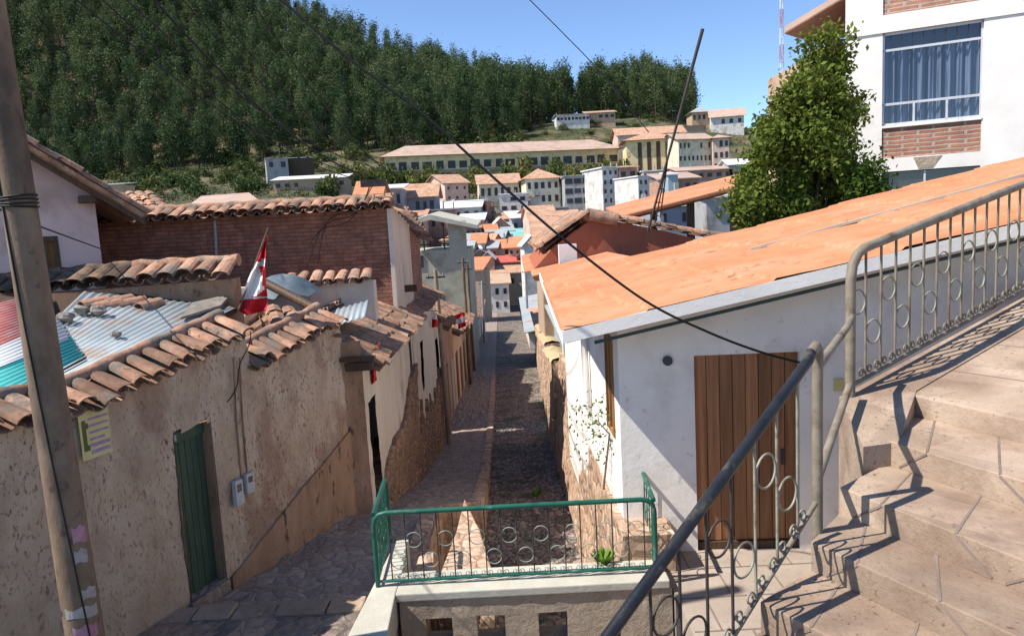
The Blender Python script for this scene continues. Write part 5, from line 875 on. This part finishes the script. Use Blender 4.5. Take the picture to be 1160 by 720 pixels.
# ------------------------------------------------------------------ town
def house(nm, lab, u0, u1, vt, vb, Y, depth, wall='white_far', roof='tin_grey', kind='flat', win=None, yaw=0, over=.35, rise=None, cat='house', group=None, base=9, wmat='darkhole'):
    """front wall spans u0..u1 at distance Y, eave at vt, ground at vb"""
    um, vm = (u0+u1)/2, (vt+vb)/2; a, b = at(u0, vm, Y), at(u1, vm, Y); zt_, zb_ = at(um, vt, Y).z, at(um, vb, Y).z; W_ = (b.x-a.x); c = V((a.x+b.x)/2, Y, 0); ca, sa = math.cos(math.radians(yaw)), math.sin(math.radians(yaw)); ex, ey = V(ca, sa, 0), V(-sa, ca, 0)
    def P(x, y, z): q = c+ex*x+ey*y; return V(q.x, q.y, z)
    t_ = thing(nm, lab, cat, (c.x, c.y, zb_), group); h = W_/2; rise = rise if rise is not None else min(W_, depth)*.22
    mb = MB(); mb.prism([P(-h, 0, zb_-base), P(h, 0, zb_-base), P(h, depth, zb_-base), P(-h, depth, zb_-base)], (0, 0, zt_-zb_+base))
    if kind == 'gable_x': mb.prism([P(-h, 0, zt_), P(-h, depth, zt_), P(-h, depth/2, zt_+rise)], ex*(2*h))
    if kind == 'gable_y': mb.prism([P(-h, 0, zt_), P(h, 0, zt_), P(0, 0, zt_+rise)], ey*depth)
    mb.build('wall', MAT[wall], t_); mb = MB(); o = over; k = rise/(depth/2) if depth else 0; e = .12
    if kind == 'flat': mb.prism([P(-h-o, -o, zt_), P(h+o, -o, zt_), P(h+o, depth+o, zt_), P(-h-o, depth+o, zt_)], (0, 0, .22))
    elif kind == 'shed': mb.prism([P(-h-o, -o, zt_+.02), P(h+o, -o, zt_+.02), P(h+o, depth+o, zt_+rise), P(-h-o, depth+o, zt_+rise)], (0, 0, .15))
    elif kind == 'gable_x':
        for q in (0, 1): y0, y1 = (-o, depth/2) if q == 0 else (depth+o, depth/2); mb.prism([P(-h-o, y0, zt_-k*o+.03), P(h+o, y0, zt_-k*o+.03), P(h+o, y1, zt_+rise+.03), P(-h-o, y1, zt_+rise+.03)], (0, 0, e))
    elif kind == 'gable_y':
        k2 = rise/h
        for q in (-1, 1): mb.prism([P(q*(h+o), -o, zt_-k2*o+.03), P(0, -o, zt_+rise+.03), P(0, depth+o, zt_+rise+.03), P(q*(h+o), depth+o, zt_-k2*o+.03)], (0, 0, e))
    elif kind == 'hip':
        r_ = min(depth/2, h)*.98; rz_ = zt_+rise; A = [P(-h-o, -o, zt_), P(h+o, -o, zt_), P(h+o, depth+o, zt_), P(-h-o, depth+o, zt_)]; R0, R1 = P(-h+r_, depth/2, rz_), P(h-r_, depth/2, rz_); mb.add(A+[R0, R1], [(0, 1, 5, 4), (1, 2, 5), (2, 3, 4, 5), (3, 0, 4), (3, 2, 1, 0)])
    if kind != 'none': mb.build('roof', MAT[roof], t_)
    if kind == 'flat' and cat in ('house', 'apartments'):
        for qx, qy in ((-h+.1, .1), (h-.3, .1), (-h+.1, depth-.3), (h*.1, .1)):
            if random.random() < .7: mb = MB(); mb.obox(P(qx, qy, zt_+.223), ex*.22, ey*.22, V(0, 0, random.uniform(.5, 1.3))); mb.build('roof_column', MAT['grey_far'], t_)
    if win:
        cols, rows = win[:2]; fw, fh = win[2] if len(win) > 2 else .5, win[3] if len(win) > 3 else .5; cw, rh = 2*h/cols, (zt_-zb_)/rows
        for j in range(rows):
            for i in range(cols):
                x = -h+cw*(i+.5+random.uniform(-.05, .05)); z = zb_+rh*(j+.48); w_, h_ = cw*fw/2*random.uniform(.82, 1.12), rh*fh/2*random.uniform(.85, 1.1); mb = MB()
                if cols < 9 and random.random() < .09: continue
                p = P(x-w_, -.06, z-h_); mb.obox(p, ex*(2*w_), ey*.05, V(0, 0, 2*h_)); mb.build('window', MAT[wmat], t_)
    return t_, P, h, zt_, zb_
sc_, P, h, zt_, zb_ = house('long_school', 'long pale yellow two storey school with pink tin roof under the forest', 438, 706, 173, 215, 255, 15, 'yellow', 'pinkroof', 'hip', (20, 2, .72, .42), 9, 1.6, 4.2, 'school', base=3)
for z in (zb_+1.2, (zt_+zb_)/2+.3): mb = MB(); mb.obox(P(-h, -.9, z), P(h, -.9, z)-P(-h, -.9, z), P(0, 0, 0)-P(0, -.9, 0)+V(0, 0, 0), V(0, 0, 1.0)); mb.build('gallery_band', MAT['adobe_far'], sc_)
t_, P, h, zt_, zb_ = house('columned_block', 'yellow block with tall columns and orange roof right of the long school', 710, 768, 158, 194, 245, 14, 'yellow', 'orange2', 'hip', None, -4, 1.4, 3, 'school')
for i in range(5):
    x = -h+2*h*(i+.9)/5.6+1; mb = MB(); mb.obox(P(x, -.08, zb_), P(x+1.3, -.08, zb_)-P(x, -.08, zb_), V(0, .06, 0), V(0, 0, (zt_-zb_)*.93)); mb.build('window', MAT['darkwood'], t_)
house('cream_school_wing', 'cream school wing with two rows of windows near the tree', 767, 808, 157, 186, 238, 12, 'cream_far', 'pinkroof', 'gable_x', (8, 2, .45, .4), 14, 1, 2.2, 'school'); house('grey_end_block', 'grey brown end block of the cream wing with three window rows', 808, 826, 156, 194, 236, 10, 'pink_far', 'pinkroof', 'hip', (3, 3, .5, .5), -6, .8, 1.5, 'school')
house('orange_roof_hall', 'orange roofed hall behind the columned yellow block', 700, 775, 151, 160, 275, 14, 'pink_far', 'orange2', 'gable_x', None, 0, 1, 3); house('hill_pavilion', 'long white balustraded pavilion below the pine grove', 630, 668, 130, 138, 318, 9, 'white_far', 'grey_far', 'flat', (9, 1, .7, .4), 3, .6); house('hill_restaurant', 'low orange roofed house beside the white pavilion', 664, 697, 128, 135, 322, 8, 'adobe_far', 'orange2', 'shed', (5, 1, .6, .5), 0, .8, 2)
house('grey_ridge_house', 'grey roofed house on the ridge right of the pine grove', 784, 806, 127, 138, 330, 10, 'adobe_far', 'tin_grey', 'hip', (4, 1, .5, .5), 0, 1, 3); house('white_ridge_house', 'white house with pink roof on the ridge above the big tree', 806, 842, 131, 143, 320, 12, 'white_far', 'pinkroof', 'gable_x', (4, 1, .4, .4), -12, 1, 3.5); house('ridge_shed', 'small brown roofed shed on the bank below the ridge houses', 776, 800, 143, 148, 290, 6, 'adobe_far', 'darkwood', 'shed', None, 0, .5, 1); house('green_court_shed', 'teal sided shed behind the cream school wing', 778, 800, 150, 158, 262, 8, 'tin_teal', 'orange2', 'shed', None, 0, .5, 1)
house('pinkish_gable_house', 'pinkish gabled house with few windows above the valley roofs', 503, 532, 207, 229, 172, 12, 'pink_far', 'orange2', 'gable_x', (3, 2, .25, .3), 28, .6, 2.2); house('balcony_house', 'pale yellow house with balcony and tin roof beside the pinkish gable', 543, 588, 207, 226, 176, 9, 'cream_far', 'orange2', 'gable_x', (6, 1, .5, .5), 5, .7, 2.2); house('two_storey_villa', 'yellow two storey villa with salmon roof and square windows', 596, 634, 202, 232, 168, 12, 'cream_far', 'orange2', 'hip', (5, 2, .5, .5), 6, .8, 2.6); house('white_flat_house', 'white flat roofed house below the yellow villa', 566, 598, 220, 240, 158, 8, 'white_far', 'tin_white', 'flat', (3, 2, .55, .45), 0, .3)
house('grey_apartments', 'grey unfinished apartment block with three dark window bands', 640, 679, 199, 232, 160, 12, 'grey_far', 'grey_far', 'flat', (4, 3, .8, .55), 0, .3, cat='apartments'); house('white_tower_house', 'tall white house with small windows right of the grey apartments', 682, 702, 190, 232, 152, 10, 'white_far', 'tin_white', 'flat', (3, 4, .4, .45), 18, .3, cat='house'); house('brick_tower_house', 'brown brick storeyed house with orange roof attached to the white tower', 702, 722, 190, 232, 152, 10, 'brick_far', 'orange2', 'shed', (2, 3, .6, .5), 0, .5, 1)
house('white_wedge_house', 'narrow bright white house above the orange canopy', 722, 736, 200, 224, 140, 8, 'white_far', 'tin_white', 'flat', (2, 2, .4, .4), 25, .2); house('salmon_house', 'salmon house with white parapet behind the leaning mast', 728, 752, 194, 206, 150, 8, 'pink_far', 'tin_white', 'flat', (3, 1, .5, .5), 0, .3); house('brick_row_house', 'low brick house with pink roof near the blue sheet', 748, 792, 203, 222, 120, 9, 'brick_far', 'pinkroof', 'shed', (5, 1, .5, .5), 0, .4, 1.5); house('blue_sheet_shed', 'small blue sided shed beside the leaning mast', 757, 768, 198, 208, 115, 5, 'bluegate', 'tin_white', 'shed', None, 0, .3, .6); house('dark_yard_house', 'dark brick house under the cream wing', 760, 800, 190, 200, 170, 8, 'brick_far', 'brick_far', 'flat', (5, 1, .5, .5), 0, .3); house('pink_roof_row', 'row house with pink roof below the grey end block', 768, 830, 193, 203, 150, 7, 'brick_far', 'pinkroof', 'shed', (6, 1, .5, .5), 0, .4, 1.2); house('white_shed_by_tree', 'small white tin roofed shed behind the big tree', 826, 850, 186, 196, 150, 7, 'grey_far', 'tin_white', 'gable_x', None, 0, .5, 1.2)
house('white_yard_house', 'pale house with dark windows beneath the orange canopy', 748, 780, 234, 258, 40, 6, 'bluegrey', 'tin_white', 'flat', (3, 1, .35, .5), 0, .2); house('tin_shed_canopy', 'small tin shed seen under the orange canopy right end', 800, 828, 224, 236, 60, 5, 'grey_far', 'tin_white', 'shed', None, 0, .4, .8)
house('blue_house', 'blue grey house with orange roof above the brick house corner', 452, 494, 222, 244, 130, 8, 'bluegrey', 'orange2', 'gable_x', (5, 1, .5, .5), 0, .6, 2.2); house('orange_cottage', 'small orange roofed cottage behind the brick house tiles', 404, 432, 219, 236, 115, 7, 'adobe_far', 'orange', 'gable_x', (2, 1, .3, .4), 0, .5, 2); house('white_roof_cottage', 'cottage with white roof and dark windows beside the orange cottage', 430, 456, 214, 236, 125, 6, 'grey_far', 'tin_white', 'shed', (3, 1, .5, .5), 0, .5, 1)
house('long_white_shed', 'long white roofed shed among bushes left of the school', 310, 392, 203, 214, 200, 9, 'adobe_far', 'tin_white', 'shed', (8, 1, .5, .4), 3, .6, 1.6, 'shed'); house('grey_concrete_house', 'grey concrete house with dark opening at the forest foot', 302, 326, 180, 192, 225, 8, 'grey_far', 'grey_far', 'flat', (2, 1, .4, .5), 20, .2); house('brown_roof_annex', 'dark brown roofed annex beside the grey concrete house', 324, 352, 179, 190, 230, 7, 'darkwood', 'tin_white', 'shed', None, 8, .4, .6); house('small_grey_hut', 'small grey roofed hut left at the forest foot', 106, 140, 210, 218, 130, 4, 'adobe_far', 'tin_grey', 'shed', None, 0, .4, .5, 'hut')
# valley roofs, near to far
VR = [('brick_shell_house', 'unfinished brick house with grey tin roof in the valley left', 486, 516, 238, 262, 130, 9, 'brick_far', 'tin_grey', 'flat', (3, 1, .4, .5)), ('tan_roof_house', 'low tan roofed house under the blue house', 455, 482, 246, 262, 120, 6, 'adobe_far', 'orange2', 'shed', None), ('white_slab_house', 'house with white slab roof above the pale green house', 492, 545, 236, 250, 145, 8, 'grey_far', 'tin_white', 'shed', (5, 1, .5, .5)),
 ('dark_brick_terrace', 'dark brick terrace below the pinkish gable', 502, 552, 229, 243, 152, 8, 'brick_far', 'tin_grey', 'flat', (6, 1, .55, .55)), ('grey_tin_long_house', 'long brick house with greenish tin roof in the valley centre', 552, 582, 263, 282, 128, 17, 'brick_far', 'tin_grey', 'shed', (4, 1, .3, .4)), ('tan_gable_house', 'tan roofed house between the tin roofs', 566, 588, 249, 258, 150, 7, 'adobe_far', 'orange2', 'gable_x', None), ('white_tin_hall', 'wide whitish tin roof hall right of valley centre', 580, 616, 247, 262, 140, 14, 'bluegrey', 'tin_white', 'shed', (4, 1, .4, .4)), ('teal_roof_house', 'teal tin roofed house in the valley', 566, 604, 271, 284, 122, 8, 'bluegrey', 'tin_teal', 'shed', (4, 1, .4, .4)),
 ('orange_strip_house', 'house with narrow orange roof and white gable', 534, 572, 282, 300, 114, 6, 'white_far', 'orange', 'gable_x', None), ('red_roof_house', 'house with bright red painted roof in the lane bottom', 551, 597, 298, 312, 108, 4.5, 'adobe_far', 'redroof', 'shed', None), ('orange_low_house', 'wide low orange roofed house below the red roof', 545, 602, 310, 326, 102.5, 4, 'adobe_far', 'orange2', 'shed', (4, 1, .3, .4)), ('orange_corner_house', 'house with plain orange gable roof left of the lane bottom', 528, 546, 307, 340, 84, 6, 'adobe_far', 'orange', 'shed', None),
 ('lane_end_house', 'white house with brown roof and dark windows closing the lane', 550, 577, 322, 352, 97, 9, 'white_far', 'adobe_far', 'shed', (3, 2, .4, .45)), ('white_gable_house', 'small white gabled house right of the teal roof', 594, 612, 276, 296, 92, 5, 'white_far', 'tin_white', 'gable_y', None), ('salmon_flat_house', 'salmon walled house under the clay tiles on the right', 600, 630, 245, 262, 112, 8, 'pink_far', 'orange2', 'gable_x', (3, 1, .4, .4)), ('grey_far_block', 'grey block with dark windows behind the clay tile ridge', 610, 642, 236, 250, 156, 8, 'grey_far', 'grey_far', 'flat', (5, 1, .6, .6)), ('tin_lean_house', 'tin roofed lean house left of valley centre', 520, 548, 250, 268, 138, 8, 'brick_far', 'tin_white', 'shed', (3, 1, .4, .5)), ('dark_valley_house', 'dark walled house behind the white tin hall', 590, 634, 238, 248, 165, 8, 'brick_far', 'tin_grey', 'flat', (6, 1, .6, .6))]
for k, (nm, lab, u0, u1, vt, vb, Y, dp, w_, r_, kd, wi) in enumerate(VR): house(nm, lab, u0, u1, vt, vb, Y, dp, w_, r_, kd, wi, random.uniform(-8, 8), .35, min(1.6, dp*.2))
for k in range(70):
    Y = random.uniform(104, 168); u = random.choice([random.uniform(497, 530), random.uniform(530, 640)]); w_ = random.uniform(9, 20); v = float(np.interp(Y, [100, 168], [300, 238]))+random.uniform(-4, 6)
    house('valley_shack', 'small tin or tile roofed shack squeezed among the valley roofs', u, u+w_, v-random.uniform(7, 11), v, Y, random.uniform(4, 8), random.choice(['brick_far', 'adobe_far', 'brick_far', 'adobe_far', 'pink_far', 'white_far']), random.choice(['tin_white', 'tin_grey', 'orange2', 'orange2', 'orange', 'pinkroof', 'orange2']), random.choice(['shed', 'gable_x', 'flat', 'gable_y']), random.choice([None, (2, 1, .35, .45), (3, 1, .4, .5)]), random.uniform(-14, 14), .3, random.uniform(.6, 1.5), group='small shacks among the valley roofs')
house('tan_tile_house', 'house with broad tan tiled roof left of the terracotta gable', 614, 668, 287, 300, 30, 7, 'adobe_far', 'orange2', 'shed', None, 0, .3, 1.7)
# pale green house with awning terrace, Y about 30
pg = thing('pale_green_house', 'pale green three storey house with roof terrace awning beside the lane', 'house', (-4, 43, -10)); GX0, GX1, GY0 = at(462, 300, 42).x, at(531, 300, 42).x, 42; zt0, zt1 = at(500, 283, 42).z, at(500, 251, 42).z
mb = MB(); mb.box(GX0, GX1, GY0, GY0+7, -11, zt0); mb.build('wall', MAT['palegreen'], pg); mb = MB(); cx = (GX0+GX1)/2
mb.box(GX1-1.05, GX1-.05, GY0+.02, GY0+.3, zt0, zt1); mb.build('pier', MAT['palegreen'], pg)
for x in (GX0+.1, GX0+.95, GX0+2.1): mb = MB(); mb.box(x, x+.07, GY0+.05, GY0+.12, zt0, zt1); mb.build('post', MAT['iron'], pg)
for z in (zt0+.3, zt0+.62): mb = MB(); mb.box(GX0+.1, GX1-1.05, GY0+.06, GY0+.1, z, z+.07); mb.build('terrace_rail', MAT['iron'], pg)
mb = MB(); mb.prism([at(*q, 41.5) for q in ((452, 259), (452, 254), (487, 243), (541, 255), (541, 259), (487, 249))], (0, 6, .3)); mb.build('awning', MAT['ledge'], pg)
for (u0, u1, v0, v1) in ((467, 480, 290, 303), (488, 500, 330, 345)): a_, b_ = at(u0, v0, 41.94), at(u1, v1, 41.94); mb = MB(); mb.box(a_.x, b_.x, 41.94, 42.02, b_.z, a_.z); mb.build('window', MAT['darkhole'], pg)
# terrace houses along the left of the lane beyond the lamp pole
for k, (Ya, Yb, zt_, x_, w_, lab) in enumerate(((24.6, 29.6, -3.3, -2.45, 'brick_far', 'low clay tiled house right behind the lamp pole'), (30, 35.6, -4.3, -2.48, 'pink_far', 'dim pinkish terrace house down the lane left side'), (36, 41.6, -5.0, -2.55, 'adobe_far', 'adobe terrace house in front of the pale green house'), (49.6, 58, -6.2, -2.75, 'brick_far', 'brick terrace house just past the pale green house'), (58.5, 72, -7.2, -2.95, 'white_far', 'whitish terrace house near the lane bottom on the left'))):
    t_ = thing('terrace_house', lab, 'house', (x_-2.5, Ya, zs(Ya)), 'terrace houses along the lane'); mb = MB(); mb.box(x_-5, x_, Ya, Yb, -13, zt_); mb.prism([(x_-5, Ya, zt_), (x_, Ya, zt_), (x_-2.5, Ya, zt_+1.1)], (0, Yb-Ya, 0)); mb.build('wall', MAT[w_], t_)
    tile_roof('roof', t_, V(x_-2.5, Ya-.2, zt_+1.25), V(0, Yb-Ya+.4, 0), V(2.85, 0, -1.28), .3, .5, seed=80+k, segs=3); tile_roof('roof', t_, V(x_-2.5, Ya-.2, zt_+1.25), V(0, Yb-Ya+.4, 0), V(-2.85, 0, -1.28), .3, .5, seed=90+k, segs=3)
    for Y in np.arange(Ya+1, Yb-1, 2.4): mb = MB(); z0 = zs(Y)+.1; mb.box(x_-.02, x_+.03, Y, Y+.9, z0, min(z0+2.0, zt_-.2)); mb.build('door', MAT['darkwood'] if int(Y) % 2 else MAT['bluegate'], t_)
# right side of the lane beyond the white house
for k, (Ya, Yb, zt_, x0, w_, lab) in enumerate(((14.2, 20, -2.2, 1.55, 'white_far', 'white walled yard building just past the orange roof'), (21, 33, -3.4, 1.7, 'bluegate', 'faded blue sheet fronted building along the lane right side'), (34, 52, -6.0, 1.6, 'cream_far', 'cream house farther down the lane right side'), (54, 80, -8.0, 1.2, 'white_far', 'white tin roofed house near the lane bottom on the right'))):
    t_ = thing('lane_side_house', lab, 'house', (x0+2, Ya, zr(Ya)), 'houses on the right side of the lane'); mb = MB(); mb.box(x0, x0+5, Ya, Yb, -13, zt_); mb.build('wall', MAT[w_], t_)
    mb = MB(); mb.prism([(x0-.35, Ya-.2, zt_), (x0+5, Ya-.2, zt_+.8), (x0+5, Yb+.2, zt_+.8), (x0-.35, Yb+.2, zt_)], (0, 0, .07)); mb.build('roof', MAT[('orange2', 'tin_grey', 'orange2', 'tin_grey')[k]], t_)
    for Y in np.arange(Ya+1, Yb-1.2, 2.8): mb = MB(); z0 = zr(Y)+.9; mb.box(x0-.03, x0+.02, Y, Y+1.1, z0, min(z0+1.9, zt_-.15)); mb.build('door' if k else 'shutter', MAT[('darkwood', 'steel', 'brownwood', 'darkhole')[k]], t_)
# antenna tower far behind the tree
an_ = thing('antenna_tower', 'thin red and white lattice antenna tower against the sky behind the tree', 'antenna tower', at(886, 120, 120)); b_, t1 = at(885, 130, 120), at(885, -30, 120)
for k in range(8):
    a0, a1 = b_.lerp(t1, k/8), b_.lerp(t1, (k+1)/8); mb = MB(); r = .42-.03*k
    for q in range(3): an = q*2*PI/3; o = V(r*math.cos(an), r*math.sin(an), 0); o2 = V(r*math.cos(an+2.09), r*math.sin(an+2.09), 0); mb.tube([a0+o, a1+o], .05, 5); mb.tube([a0+o, a1+o2], .03, 4); mb.tube([a0+o, a0+o2], .03, 4)
    mb.build('lattice_section', MAT['tin_red'] if k % 2 else MAT['tin_white'], an_)
